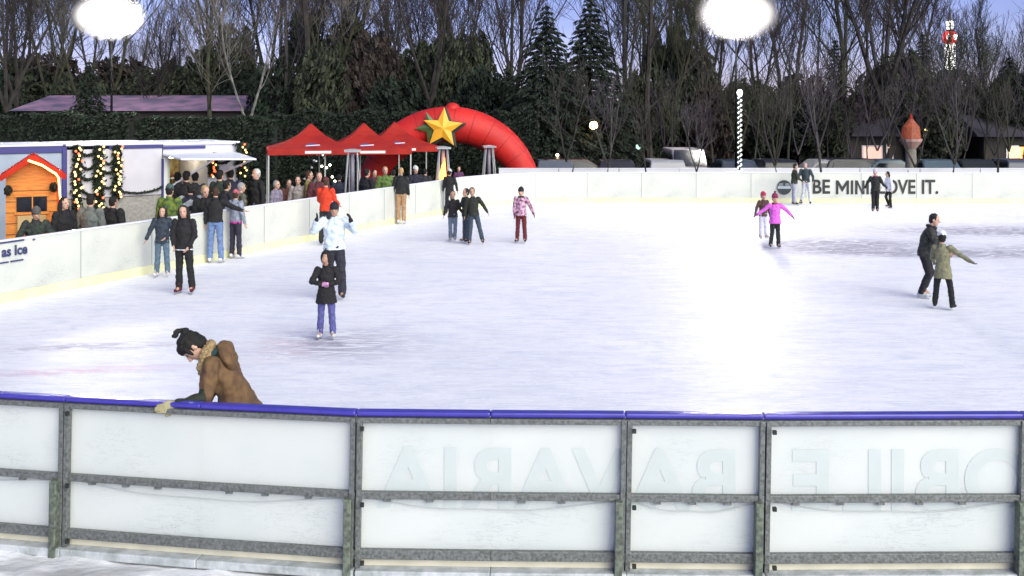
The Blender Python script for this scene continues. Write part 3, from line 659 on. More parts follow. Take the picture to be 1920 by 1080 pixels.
# --- the woman stooping over the near rail
lady, K_ = person(452, 0, 606, 'woman in a brown coat stooping with one gloved hand on the near blue rail', D=9.3, z0=0, face=-82, jc=(.15, .085, .035), jc2=(.09, .048, .022), pc=(.012, .012, .014), shoe=W, hem=.72, flare=1.42, hood='down', lean=30, slean=0,
    armL=(4, 34), foreL=(0, 66), sleeve=(.022, .030, .018), armR=(26, 38), foreR=(30, 116), glove=(.33, .30, .17), head=(36, 8, 0), hs=1.07, vox=1.0, skin='l', legL=(4, -4), shinL=(2, -10), legR=(4, 2), shinR=(2, -6), bulk=1.06, scarf=(.012, .045, .055))
H, T, RHh, vx = K_['H'], K_['T'], K_['RH'], K_['vx']
h = MB(); h.ball(H(0, .085, .105), .042, .036, .04); h.limb(H(0, .10, .12), H(0, .06, .175), .020, .022, 8); h.ball(H(0, .03, .165), .03, .03, .022)
h.ball(H(0, -.038, .062), .080, .062, .060, RHh.to_4x4()); h.limb(H(-.07, -.03, .05), H(-.078, -.05, -.03), .026, .014, 8); h.limb(H(.07, -.03, .05), H(.078, -.045, -.02), .026, .012, 8)
fuse(h, 'hair_bun', vx, lady, [cloth(HAIRC['black'])], disp=.016, dscale=.03)
h = MB(); h.loft([T(-.10, -.075, 1.50), T(-.06, .03, 1.55), T(.03, .05, 1.56), T(.10, -.01, 1.53), T(.115, -.10, 1.44), T(.10, -.14, 1.32)], [.03, .042, .046, .046, .042, .025], n=10)
fuse(h, 'fur_collar', vx, lady, [cloth((.34, .25, .12), (.20, .13, .06), 40)], disp=.03, dscale=.02)
h = MB(); h.ball(T(.02, .115, 1.39), .15, .065, .145, K_['Rt'].to_4x4()); fuse(h, 'hood', vx, lady, [cloth((.15, .085, .035), (.09, .048, .022))], disp=.03, dscale=.07)

# --- spectators behind the left boards: (px, head top y, metres behind the boards, label, options)
G2 = 'spectators behind the left boards'
crowd = [
 (66, 387, 1.2, 'spectator with a grey woolly hat leaning on the boards before the wooden hut', dict(jc=(.03, .045, .03), jc2=(.015, .015, .02), hat=(.10, .095, .08), face=30, lean=14, bulk=1.15, armL=(26, 26), foreL=(14, 66), armR=(26, 26), foreR=(-10, 66))),
 (120, 369, 1.3, 'spectator with long black hair and black coat right of the wooden hut', dict(hairlen=.2, face=60, hem=.7)),
 (170, 364, 1.4, 'spectator in a grey jacket seen from behind between the lit garlands', dict(jc=(.13, .145, .13), jc2=(.09, .10, .10), face=170, bulk=1.2)),
 (212, 368, 1.5, 'broad spectator in a black coat right of the man in grey', dict(face=150, bulk=1.4, hem=.7)),
 (318, 346, 1.2, 'spectator in a lime green jacket behind the two posing women', dict(jc=(.15, .19, .02), jc2=(.03, .08, .03), face=170, bulk=1.15, hat=(.05, .09, .09))),
 (333, 322, 4.6, 'customer in black at the left end of the lit kiosk counter', dict(face=175)),
 (350, 320, 3.8, 'customer in black at the middle of the lit kiosk counter', dict(face=165, bulk=1.2)),
 (366, 322, 4.2, 'customer in a slate blue jacket at the lit kiosk counter', dict(jc=(.05, .055, .09), face=185)),
 (357, 344, 1.4, 'spectator in a navy jacket with pale diagonal stripes below the kiosk', dict(jc=(.012, .014, .03), stripes=.13, bandc=(.30, .32, .36), face=200, bulk=1.15)),
 (383, 349, .75, 'blond spectator in black looking down beside the boards', dict(hair='blond', face=30, head=(14, 10, 0), hs=1.12)),
 (412, 318, 3.0, 'spectator in a dark green jacket in front of the garland lights', dict(jc=(.02, .035, .025), face=160)),
 (432, 316, 3.6, 'spectator in a navy coat under the right end of the kiosk awning', dict(jc=(.018, .024, .05), face=200, bulk=1.2)),
 (425, 338, 2.0, 'dark haired spectator in a dark coat behind the pair at the boards', dict(jc=(.02, .02, .025), face=140)),
 (452, 342, 1.6, 'grey haired spectator in a khaki jacket right of the kiosk', dict(jc=(.10, .10, .07), hair='grey', face=120)),
 (481, 316, 2.6, 'white haired spectator in a black coat and blue jeans right of the kiosk', dict(hair='white', face=-40, pc=(.16, .2, .32), hem=.9)),
 (518, 338, 2.2, 'seated looking spectator in a lilac jacket at the left end of the canopies', dict(jc=(.26, .22, .30), jc2=(.14, .13, .18), face=70, hair='grey')),
 (541, 336, 3.2, 'spectator in a reddish brown jacket under the left canopy', dict(jc=(.14, .05, .035), face=40, hair='brown')),
 (559, 330, 2.4, 'spectator raising a pale sleeved arm under the left canopy', dict(jc=(.32, .28, .27), face=0, armR=(110, 0), foreR=(150, 0))),
 (579, 320, 2.0, 'tall spectator in a mustard olive coat left of the man in red', dict(jc=(.24, .20, .06), jc2=(.15, .12, .04), face=90, hair='brown', bulk=1.1, hem=.7)),
 (598, 322, 1.2, 'spectator in a dark red shawl behind the man in red', dict(jc=(.10, .02, .03), jc2=(.05, .01, .015), face=20, hair='brown', bulk=1.2)),
 (636, 326, 3.8, 'spectator in dark blue between the canopies', dict(jc=(.02, .025, .05), face=180)),
 (688, 316, 1.5, 'spectator in black with a pink bag right of the glass heater', dict(face=140, bulk=1.2)),
 (702, 318, 3.0, 'spectator in a maroon jacket beneath the inflatable arch', dict(jc=(.10, .02, .04), face=30)),
 (722, 312, 1.6, 'spectator in a lime and yellow jacket beneath the inflatable arch', dict(jc=(.14, .21, .04), jc2=(.04, .09, .03), face=20, hair='blond')),
 (738, 318, 2.6, 'spectator in a dark violet coat left of the skater in tan trousers', dict(jc=(.03, .015, .04), face=200)),
 (779, 311, 1.0, 'spectator in a navy coat with white woolly hat right of the skater in tan', dict(jc=(.012, .014, .03), hat=(.6, .6, .58), face=30)),
 (797, 316, 2.4, 'spectator in charcoal near the flame heater', dict(jc=(.03, .03, .035), face=160)),
 (860, 312, 2.2, 'spectator in a purple jacket behind the far left corner', dict(jc=(.10, .03, .10), face=20, hair='brown')),
]
for px, top, dd_, lab, kw in crowd:
    D = wallD(px)+dd_ if px < 835 else 40.5+dd_
    person(px, 0, top, lab, D=D, skates=False, group=G2, vox=1.2, **kw)

# ------------------------------------------------------------------ kiosk trailers on the left
M_tw = mat('trailer_white', (.56, .55, .60), .5, c2=(.48, .47, .52), scale=1.5)
M_tb = mat('trailer_beige', (.34, .33, .30), .7, c2=(.24, .23, .22), scale=14)
M_navy = mat('navy_stripe', (.03, .03, .17), .4)
M_roofw = mat('roof_white', (.72, .73, .78), .5)
M_green = mat('garland_green', (.018, .035, .018), .9, c2=(.006, .012, .006), scale=30)
M_bulb = mat('bulb_warm', (1, .75, .35), .3, emit=1.5, ecol=(1, .62, .20)); M_bulbr = mat('bulb_red', (1, .2, .1), .3, emit=1.2, ecol=(1, .16, .05)); M_bulbw = mat('bulb_white', (1, 1, .9), .3, emit=9, ecol=(1, .95, .75))
P0 = at(125, 27); P1 = at(440, 29.8); KA = math.atan2(P1.y-P0.y, P1.x-P0.x); KU = Vector((math.cos(KA), math.sin(KA), 0))
def ku(px):
    k = (px-CX)/F; return (k*P0.y-P0.x)/(KU.x-k*KU.y)
def kz(px, py): return zof(py, P0.y+ku(px)*KU.y)+.13
def kempty(name, px, lab, cat, group=None):
    o = empty(name, P0+KU*ku(px)+Vector((0, 0, -.13)), KA); tag(o, lab, cat, group); return o
def leafclump(mb, fn, n, s0, rng):
    for i in range(n):
        c = Vector(fn()); d = Vector((rng.gauss(0, 1), rng.gauss(0, 1), rng.gauss(0, 1))).normalized(); u = d.orthogonal().normalized(); v = d.cross(u)
        a = s0*(.6+rng.random()*.8); mb.add([c-u*a, c-v*a*.5, c+u*a, c+v*a*.5], [(0, 1, 2, 3)])
W2 = ku(305)
o = kempty('snack_trailer', 125, 'long white snack trailer with navy roof stripe behind the lit garlands', 'trailer'); HT = 2.86
MB().box(.0, W2-.01, 0, 2.2, 1.45, HT-.16).build('body', M_tw, o, bevel=.02)
MB().box(.0, W2-.01, .01, 2.2, .62, 1.44).build('lower_body', M_tb, o, bevel=.02)
MB().box(-.03, W2-.01, -.05, 2.25, HT-.07, HT).build('roof', M_roofw, o, bevel=.02)
MB().box(1.05, W2-.02, -.035, 2.2, HT-.155, HT-.075).build('roof_stripe', M_navy, o)
MB().box(-.12, -.005, -.06, 2.2, .3, HT-.08).build('corner_post', M_navy, o, bevel=.01)
MB().box(.0, W2, -.02, 2.2, .54, .61).build('floor_trim', mat('trim_brown', (.16, .09, .05), .7), o)
for ux in (.9, 1.7):
    q = MB(); q.loft([(ux, .02, .3), (ux, .26, .3)], [.3, .3], n=18); q.build('wheel', M_black, o, smooth=False)
# kiosk with the open counter
o = kempty('kiosk', 306, 'white kiosk with lit open counter under a propped up awning flap', 'kiosk'); WK = ku(446)-ku(306); b0 = ku(318)-ku(306); b1 = ku(388)-ku(306)
MB().box(0, WK, 0.01, 2.2, .15, 1.2).build('counter_wall', M_tb, o, bevel=.01)
MB().box(0, b0-.02, 0, 2.2, 1.205, HT-.4).build('side_wall', mat('lit_white', (.75, .77, .74), .5), o)
MB().box(b1+.02, WK, 0, 2.2, 1.205, HT-.4).build('side_wall', M_tw, o)
MB().box(0, WK, 0, 2.2, HT-.395, HT-.10).build('fascia', M_tw, o)
MB().box(-.02, WK+.05, -.05, 2.3, HT-.095, HT-.02).build('roof', M_roofw, o, bevel=.02)
MB().box(0, WK*.55, -.03, -.004, HT-.2, HT-.12).build('roof_stripe', M_navy, o)
MB().box(-.05, 0, -.05, 0, 1.2, HT-.45).build('corner_post', M_navy, o)
MB().box(b0, b1, 2.0, 2.1, 1.205, HT-.4).build('back_wall', mat('kiosk_back', (.42, .33, .14), .6, c2=(.20, .13, .05), scale=7), o)
MB().box(b0-.1, b1+.1, -.22, .35, 1.21, 1.26).build('counter', M_roofw, o, bevel=.01)
sh = MB().box(b0+.02, b1-.02, 1.7, 1.98, 1.75, 1.78).build('shelf', M_roofw, o)
rng = random.Random(3)
for i in range(9):
    x = b0+.08+(b1-b0-.16)*i/8; hgt = .14+rng.random()*.12
    MB().loft([(x, 1.8, 1.785), (x, 1.8, 1.785+hgt*.6), (x, 1.8, 1.785+hgt*.75), (x, 1.8, 1.785+hgt)], [.04, .04, .015, .015], n=8).build('bottle', mat('bottle_%d' % (i % 3), ((.25, .05, .03), (.30, .24, .05), (.05, .12, .05))[i % 3], .2), sh, smooth=True)
MB().loft([(b0+.1, .9, HT-.46), (b1-.1, .9, HT-.46)], [.025, .025], n=8).build('ceiling_tube', mat('tube_light', (1, .95, .8), .4, emit=30, ecol=(1, .88, .6)), o)
MB().box(b0-.05, b0, .0, .04, 1.26, HT-.42).build('door_post', mat('green_post', (.45, .6, .40), .5), o)
# flap
fl = MB(); fl.bar((WK*.5-.02, -.02, HT-.36), (WK*.5-.02, -1.25, HT-.46), .04, .04)
MB().add([(-.02, -.01, HT-.36), (WK-.05, -.01, HT-.36), (WK-.05, -1.3, HT-.50), (-.02, -1.3, HT-.44), (-.02, -.01, HT-.32), (WK-.05, -.01, HT-.32), (WK-.05, -1.3, HT-.46), (-.02, -1.3, HT-.40)],
         [(0, 1, 2, 3), (7, 6, 5, 4), (0, 4, 5, 1), (1, 5, 6, 2), (2, 6, 7, 3), (3, 7, 4, 0)]).build('awning_flap', M_roofw, o)
MB().bar((b0-.03, -.02, 1.62), (b1*.72, -1.22, HT-.47), .045, .045).build('strut', M_cap, o)
MB().bar((b1+.25, -.02, 1.9), (WK-.15, -1.22, HT-.50), .045, .045).build('strut', M_cap, o)
# pale trailer behind the hut
o = kempty('office_trailer', -60, 'pale blue grey trailer with navy frame behind the wooden hut', 'trailer'); Wc = ku(117)-ku(-60)
MB().box(0, Wc, 0, 2.2, .4, HT-.22).build('body', mat('trailer_blue', (.34, .40, .47), .5, c2=(.26, .31, .40), scale=1.3), o, bevel=.02)
MB().box(-.02, Wc, -.04, 2.25, HT-.215, HT-.06).build('roof_stripe', M_navy, o)
MB().box(-.04, Wc, -.06, 2.3, HT-.055, HT).build('roof', M_roofw, o, bevel=.02)
# lit garland columns and swags
def garland_col(px, y0, y1, lab, n=30, mix=.3):
    o = kempty('lit_garland', px, lab, 'garland', 'lit garlands hanging on the kiosks'); z1 = kz(px, y0); z0 = kz(px, y1); rng = random.Random(px)
    m_ = MB(); leafclump(m_, lambda: (rng.gauss(0, .055), -.12+rng.gauss(0, .04), z0+(z1-z0)*rng.random()), 1500, .05, rng); m_.loft([(0, -.1, z0), (0, -.1, z1)], [.03, .03], n=6); m_.build('foliage', M_green, o)
    for i in range(n):
        z = z0+(z1-z0)*(i+.5)/n; bm_ = M_bulbr if rng.random() < mix else M_bulb
        MB().ball((rng.uniform(-.11, .11), -.24, z+rng.uniform(-.03, .03)), 0.031, .03, .031, None, 8).build('bulb', bm_, o, smooth=True)
garland_col(142, 273, 428, 'lit garland column nearest the wooden hut, longest of the three', 34)
garland_col(182, 273, 402, 'lit garland column between the other two on the white trailer', 26, .1)
garland_col(217, 273, 372, 'shortest lit garland column right beside the bare white trailer wall', 24, .15)
garland_col(397, 288, 330, 'lit garland with orange bulbs under the right half of the awning', 14, .7)
garland_col(449, 268, 332, 'lit garland hanging at the right end of the kiosk', 12, .2)
def swag(a, b_, sagy, lab):
    pa, pb = a, b_; pts = []; o = kempty('garland_swag', pa[0], lab, 'garland', 'dark garland swags'); u1 = ku(pb[0])-ku(pa[0]); z0 = kz(*pa); z1 = kz(*pb); mid = kz((pa[0]+pb[0])/2, sagy); dip = (z0+z1)/2-mid
    for i in range(17): t = i/16; pts.append((u1*t, -.07, z0+(z1-z0)*t-dip*4*t*(1-t)))
    rng = random.Random(pa[1]); m_ = MB(); m_.loft(pts, [.022]*17, n=6)
    def f(): t = rng.random(); return (u1*t+rng.gauss(0, .015), -.07+rng.gauss(0, .02), z0+(z1-z0)*t-dip*4*t*(1-t)+rng.gauss(0, .015))
    leafclump(m_, f, 260, .03, rng); m_.build('branch', M_green, o)
names = ['topmost', 'second', 'third', 'lowest']
for i, (ya, yb, sg) in enumerate(((281, 281, 291), (300, 302, 317), (322, 325, 337), (345, 362, 364))): swag((144, ya), (181, yb), sg, 'dark garland swag, %s of four between the left two garland columns' % names[i])
for i, (ya, yb, sg) in enumerate(((284, 292, 307), (316, 318, 324), (338, 342, 352))): swag((184, ya), (216, yb), sg, 'dark garland swag, %s of three between the right two garland columns' % ['topmost', 'middle', 'lowest'][i])
swag((222, 357), (304, 350), 361, 'long dark garland swag across the bare wall of the white trailer')
swag((388, 296), (440, 292), 306, 'dark garland swag under the right half of the awning')

# ------------------------------------------------------------------ wooden hut
M_wood = mat('hut_timber', (.66, .25, .03), .6, c2=(.50, .14, .02), scale=3, stretch=(1, 1, 14), bump=.3, bscale=8)
M_rope = mat('rope_light', (1, .5, .15), .4, emit=7, ecol=(1, .42, .10)); M_redr = mat('hut_roof_red', (.50, .035, .02), .9, var=.25, spec=.1)
p = at(62, 22.8); o = empty('wooden_hut', (p.x, p.y, -.13), R(24)); o.scale.x = .80; tag(o, 'orange wooden hut with red gable roof and glowing rope light', 'hut')
hw = .66; ze = zof(324, 22.8)+.13; za = zof(294, 22.8)+.13
q = MB(); q.add([(-hw, 0, 0), (hw, 0, 0), (hw, 0, ze), (0, 0, za-.04), (-hw, 0, ze), (-hw, 1.4, 0), (hw, 1.4, 0), (hw, 1.4, ze), (0, 1.4, za-.04), (-hw, 1.4, ze)], [(0, 1, 2, 3, 4), (9, 8, 7, 6, 5), (0, 5, 6, 1), (1, 6, 7, 2), (2, 7, 8, 3), (3, 8, 9, 4), (4, 9, 5, 0)]); q.build('wall', M_wood, o)
for sd_ in (-1, 1):
    q = MB(); q.bar((sd_*.80, .62, ze-.09), (0, .62, za+.02), 1.75, .05, up=(0, 0, 1)); q.build('roof', M_redr, o)
    q = MB(); q.bar((sd_*.80, -.28, ze-.10), (0, -.28, za+.01), .03, .12); q.build('barge_board', M_redr, o)
for i in range(9): MB().box(-hw-.004, hw+.004, -.012, -.004, .15+i*.23, .16+i*.23).build('plank_gap', mat('gap', (.10, .05, .01), .8), o)
MB().box(-.40, .34, -.03, .0, 1.55, 1.86).build('window', mat('dark_glass', (.006, .008, .014), .15), o)
for a_ in ((-.45, .39, 1.87, 1.92), (-.45, .39, 1.49, 1.54)): MB().box(a_[0], a_[1], -.05, -.013, a_[2], a_[3]).build('window_frame', M_wood, o)
MB().box(-.03, -.0, -.04, -.031, 1.55, 1.86).build('mullion', M_wood, o)
MB().box(-.38, .32, -.10, -.03, 1.12, 1.47).build('counter_flap', mat('flap_wood', (.50, .36, .16), .6, c2=(.42, .28, .12), scale=4), o, bevel=.01)
rp = [(-.12, -.31, za-.06), (.22, -.31, za-.17), (.56, -.31, ze-.02), (.62, -.31, ze-.10), (.63, -.1, ze-.2), (.67, -.04, ze-.6), (.67, -.04, 1.2), (.69, -.04, .7)]
MB().loft(rp, [.022]*len(rp), n=8).build('rope_light', M_rope, o, smooth=True)
MB().box(.60, .665, -.03, -.001, .3, ze-.1).build('corner_board', M_redr, o)
rng = random.Random(5)
for bx, bz in ((-.60, 2.02), (.50, 2.06)):
    m_ = MB(); cc = Vector((bx, -.12, bz)); leafclump(m_, lambda: cc+Vector((rng.gauss(0, 1), rng.gauss(0, 1), rng.gauss(0, 1))).normalized()*.10*rng.random()**.3, 350, .035, rng); m_.build('fir_ball', mat('fir_ball', (.03, .025, .015), .9), o)

# ------------------------------------------------------------------ red canopies
M_tent = mat('tent_red', (.50, .024, .012), .75, c2=(.36, .014, .010), scale=2.5, bump=.15, bscale=5, translucent=.3)
M_leg = mat('tent_leg', (.42, .43, .42), .4, metal=.3); M_oval = mat('tent_oval', (.10, .06, .16), .6); M_wht = mat('tent_white', (.75, .72, .75), .6)
def tent(px, D, sz, rz, ztop, ze, lab):
    p = at(px, D); o = empty('red_canopy', (p.x, D, -.13), rz); tag(o, lab, 'canopy tent', 'red canopies by the rink'); h = sz/2; n = 10; rr = [(1, 0), (.8, .09), (.55, .26), (.3, .52), (.12, .82), (0.02, 1)]
    zt = ztop+.13; zb = ze+.13; q = MB(); rings = []
    rings.append([(h*x, h*y, zb-.22) for x, y in ((-1, -1), (1, -1), (1, 1), (-1, 1))])
    for r_, t in rr: rings.append([(h*r_*x, h*r_*y, zb+(zt-zb)*t) for x, y in ((-1, -1), (1, -1), (1, 1), (-1, 1))])
    V = [v for r_ in rings for v in r_]; Fc = [(i*4+k, i*4+(k+1) % 4, (i+1)*4+(k+1) % 4, (i+1)*4+k) for i in range(len(rings)-1) for k in range(4)]+[tuple(range(len(V)-4, len(V)))]
    c = q.add(V, Fc).build('canopy', M_tent, o); so = c.modifiers.new('s', 'SOLIDIFY'); so.thickness = .012
    for x, y in ((-1, -1), (1, -1), (1, 1), (-1, 1)): MB().bar((x*(h-.04), y*(h-.04), 0), (x*(h-.04), y*(h-.04), zb-.02), .045, .045).build('leg', M_leg, o)
    # oval emblem printed on the front slope, white line on the valance
    s1 = (zt-zb)*.26/(h*.45)
    def on(x, t_, up=.012): y = -h*(1-t_*.45); return Vector((x, y-up*.6, zb+(zt-zb)*(t_*t_*.17+t_*.09)+up))
    e = MB(); ring = [on(.34*math.cos(a), .55+.30*math.sin(a)) for a in np.linspace(0, 2*math.pi, 25)[:-1]]; e.add(ring, [tuple(range(24))]); eo = e.build('emblem', M_oval, o)
    e = MB(); ring = [on(x, t_, .02) for x, t_ in ((-.24, .44), (.26, .54), (.24, .66), (-.26, .56))]; e.add(ring, [(0, 1, 2, 3)]); e.build('emblem_stripe', M_wht, eo)
    e = MB(); e.box(-.3, .62, -h-.012, -h-.008, zb-.17, zb-.08).build('valance_stripe', M_wht, o)
    return o
tent(583, 39.5, 3.2, R(14), zof(232, 39.5), zof(276, 39.5), 'red pointed canopy at the left end of the row, dark background behind')
tent(682, 40.5, 3.2, R(14), zof(231, 40.5), zof(276, 40.5), 'red pointed canopy in the middle of the row behind the glass heater')
tent(740, 43.5, 3.2, R(14), zof(229, 43.5), zof(272, 43.5), 'red pointed canopy at the right end, overlapping the inflatable arch')

# ------------------------------------------------------------------ inflatable arch with star
M_inf = mat('inflatable_red', (.60, .018, .012), .6, c2=(.44, .012, .01), scale=1.2, bump=.1, bscale=3)
p = at(842, 45.5); o = empty('inflatable_arch', (p.x, p.y, -.13)); tag(o, 'large red inflatable arch with a yellow star on its front', 'inflatable arch')
k = 45.5/44; pts, rad = [], []
for i in range(41):
    t = math.pi*i/40; rt = (.44+.30*math.sin(t)**.8)*k; a_, b_ = 3.81*k-rt, (3.6*k+.13)-rt; pts.append((-math.cos(t)*a_, 0, max(0, math.sin(t))*b_)); rad.append(rt)
q = MB(); q.loft(pts, rad, side=(0, 1, 0), n=24); q.build('tube', M_inf, o, smooth=True)
for i in range(3, 38, 3):
    c = Vector(pts[i]); d = (Vector(pts[i+1])-Vector(pts[i-1])).normalized(); e = Vector((0, 1, 0)).cross(d); sm = MB()
    sm.loft([c+(Vector((0, 1, 0))*math.cos(a)+e*math.sin(a))*(rad[i]*.995) for a in np.linspace(0, 6.2832, 33)], [.016]*33, n=5, cap=False); sm.build('seam', mat('inflatable_seam', (.30, .012, .01), .6), o, smooth=True)
MB().ball((.14, 0, zof(205, 45.5)+.06), .36, .36, .36).build('top_knob', M_inf, o, smooth=True)
def star(R1, R2, th, rot): 
    V = [(0, -th, 0)]; 
    for i in range(10): r_ = R1 if i % 2 == 0 else R2; a = math.pi/2+rot+i*math.pi/5; V.append((math.cos(a)*r_, -th*.35, math.sin(a)*r_))
    for i in range(10): r_ = R1 if i % 2 == 0 else R2; a = math.pi/2+rot+i*math.pi/5; V.append((math.cos(a)*r_, 0, math.sin(a)*r_))
    return V, [(0, i+1, (i+1) % 10+1) for i in range(10)]+[(i+1, i+11, (i+1) % 10+11, (i+1) % 10+1) for i in range(10)]+[tuple(range(20, 10, -1))]
sx, sz = (833-842)/F*44.6, zof(240, 44.6)+.13
v, f_ = star(.86, .38, .22, R(-4)); so = MB().add(v, f_).build('star', mat('star_yellow', (.80, .42, .03), .5), o); so.location = (sx, -.95, sz)
v, f_ = star(.95, .45, .10, R(-4)); s2 = MB().add(v, f_).build('star_backing', M_black, so); s2.location = (.07, .12, -.04)
v, f_ = star(.72, .30, .16, R(22)); s3 = MB().add(v, f_).build('small_star', mat('star_green', (.06, .12, .035), .5), o); s3.location = (sx-.46, -.80, sz+.02)

# ------------------------------------------------------------------ glass patio heaters
M_fr = mat('heater_frame', (.55, .56, .55), .35, metal=.4); M_gl = mat('heater_glass', (.40, .38, .46), .15, translucent=.5); M_fl = mat('flame', (1, .4, .08), .5, emit=2.6, ecol=(1, .33, .07))
def heater(px, D, ytop, lab, flame, z0=0):
    p = at(px, D); o = empty('patio_heater', (p.x, D, -.13), R(10)); tag(o, lab, 'patio heater', 'pyramid patio heaters'); zt = zof(ytop, D)+.13
    for x, y in ((-1, -1), (1, -1), (1, 1), (-1, 1)): MB().bar((x*.26, y*.26, .75), (x*.14, y*.14, zt-.1), .035, .035).build('post', M_fr, o)
    MB().box(-.27, .27, -.27, .27, .0, .75).build('base', M_leg, o, bevel=.02)
    MB().loft([(0, 0, zt-.10), (0, 0, zt-.04), (0, 0, zt)], [.36, .38, .12], n=4).build('cap', M_fr, o)
    MB().loft([(0, 0, .76), (0, 0, zt-.12)], [.07, .06], n=12).build('glass_tube', M_gl, o, smooth=True)
    if flame: MB().loft([(0, 0, .76), (.02, 0, 1.0), (-.02, 0, 1.3), (.01, 0, 1.6), (.03, 0, zt-.25)], [.10, .16, .14, .09, .02], n=10).build('flame', M_fl, o, smooth=True)
heater(661, 34.2, 279, 'tall glass patio heater right of the man in red', False)
heater(831, 39.2, 274, 'patio heater with an orange flame below the yellow star', True)
heater(917, 43.4, 272, 'slim patio heater in the opening of the inflatable arch', False)

# small lit fir and beer table under the canopies
rng = random.Random(11); p = at(602, 43); o = empty('small_fir_tree', (p.x, 43, -.13)); tag(o, 'small fir tree with white baubles under the canopies', 'fir tree')
m_ = MB()
def ff(): t = rng.random()**.8; a = rng.random()*6.283; r_ = .75*(1-t)*(.5+.5*rng.random()); return (math.cos(a)*r_, math.sin(a)*r_, .3+t*2.0)
leafclump(m_, ff, 2500, .05, rng); m_.build('crown', M_green, o); MB().loft([(0, 0, 0), (0, 0, 1.2)], [.05, .03], n=8).build('trunk', mat('bark_dark', (.03, .022, .018), .9), o)
for i in range(16): t = rng.random(); a = -math.pi*rng.random(); r_ = .72*(1-t); MB().ball((math.cos(a)*r_, math.sin(a)*r_, .8+t*1.45), .045, .045, .045, None, 8).build('bauble', M_bulbw if i % 3 == 0 else M_roofw, o, smooth=True)
p = at(520, 31.5); o = empty('beer_table', (p.x, 31.5, -.13), R(20)); tag(o, 'pale beer table behind the boards left of the canopies', 'table')
MB().box(-.9, .9, -.3, .3, .92, .96).build('tabletop', mat('table_pale', (.42, .40, .24), .6), o, bevel=.01)
for sx_ in (-.65, .65): MB().bar((sx_, -.22, 0), (sx_, .22, .92), .04, .04).build('leg', M_leg, o); MB().bar((sx_+.05, .22, 0), (sx_+.05, -.22, .92), .04, .04).build('leg', M_leg, o)

# ------------------------------------------------------------------ barrier, parked cars, lamps, houses behind the far boards
M_barr = mat('barrier_white', (.70, .70, .75), .5, var=.08, scale=1)
x = at(935, 44.3).x; i = 0
words = ordn
while x < 24.5:
    o = empty('crowd_barrier', (x, 44.3, -.13)); tag(o, 'low white barrier panel behind the far boards, %s from the arch' % words[i], 'barrier', 'white barrier panels behind the far boards')
    zt = zof(315, 44.3)+.13; MB().box(.01, 2.48, -.02, .02, .08, zt-.05).build('panel', M_barr, o); MB().box(0, 2.49, -.035, .035, zt-.048, zt).build('top_rail', M_cap, o, bevel=.01)
    for f_x in (.25, 2.25): MB().bar((f_x, -.3, .02), (f_x, .3, .02), .05, .05).build('foot', M_steel, o)
    x += 2.5; i += 1
def make_car(kind, c, name):
    """length along x, wheels on the ground"""
    o = empty(name); L_ = 4.3 if kind != 'van' else 4.6; m_ = mat('paint_'+name+str(c), tuple(v*.6 for v in c), .35, spec=.5)
    if kind == 'van': prof = [(-2.3, .35), (-2.3, 1.0), (-2.2, 1.75), (-1.95, 1.92), (1.1, 1.92), (1.75, 1.15), (2.25, .95), (2.3, .35)]; gl = [(-2.05, 1.12), (-1.9, 1.75), (1.0, 1.75), (1.5, 1.15)]
    elif kind == 'estate': prof = [(-2.15, .35), (-2.15, .85), (-1.95, 1.38), (-1.7, 1.47), (.1, 1.47), (.95, .98), (2.05, .82), (2.15, .35)]; gl = [(-1.85, .95), (-1.72, 1.36), (.05, 1.36), (.75, .97)]
    else: prof = [(-2.15, .35), (-2.12, .9), (-1.5, .98), (-.95, 1.42), (.1, 1.44), (.95, .98), (2.05, .82), (2.15, .35)]; gl = [(-1.35, .98), (-.9, 1.33), (.05, 1.34), (.75, .97)]
    q = MB(); n = len(prof); V = []
    for y in (-.86, .86):
        for x_, z in prof: k = 1 if z < 1.0 else .86; V.append((x_, y*k, z))
    q.add(V, [tuple(range(n)), tuple(range(2*n-1, n-1, -1))]+[(i_, i_+n, (i_+1) % n+n, (i_+1) % n) for i_ in range(n)])
    bo = q.build('body', m_, o, bevel=.05)
    for y, s_ in ((-.80, -1), (.80, 1)):
        q = MB(); q.add([(x_, y*(1.09 if z < 1.2 else .955), z) for x_, z in gl], [(0, 1, 2, 3)]); q.build('side_window', MATS['dark_glass'], o)
    xf = [pt for pt in prof if pt[1] > .9]; a_, b_ = prof[-4], prof[-3]
    q = MB(); q.add([(a_[0]+.06, -.66, a_[1]-.02), (b_[0]+.01, -.76, b_[1]+.06), (b_[0]+.01, .76, b_[1]+.06), (a_[0]+.06, .66, a_[1]-.02)], [(0, 1, 2, 3)]); q.build('windscreen', MATS['dark_glass'], o)
    for wx in (-1.35, 1.35):
        for y in (-.84, .84):
            w_ = MB(); w_.loft([(wx, y-.1, .32), (wx, y-.09, .32), (wx, y+.09, .32), (wx, y+.1, .32)], [.28, .32, .32, .28], n=18); wo_ = w_.build('wheel', M_black, o); MB().loft([(wx, y-.115, .32), (wx, y+.115, .32)], [.18, .18], n=12).build('hub', M_leg, wo_)
    for y in (-.6, .6): MB().ball((2.1, y, .68), .06, .14, .08).build('headlight', M_wht, o, smooth=True)
    return o
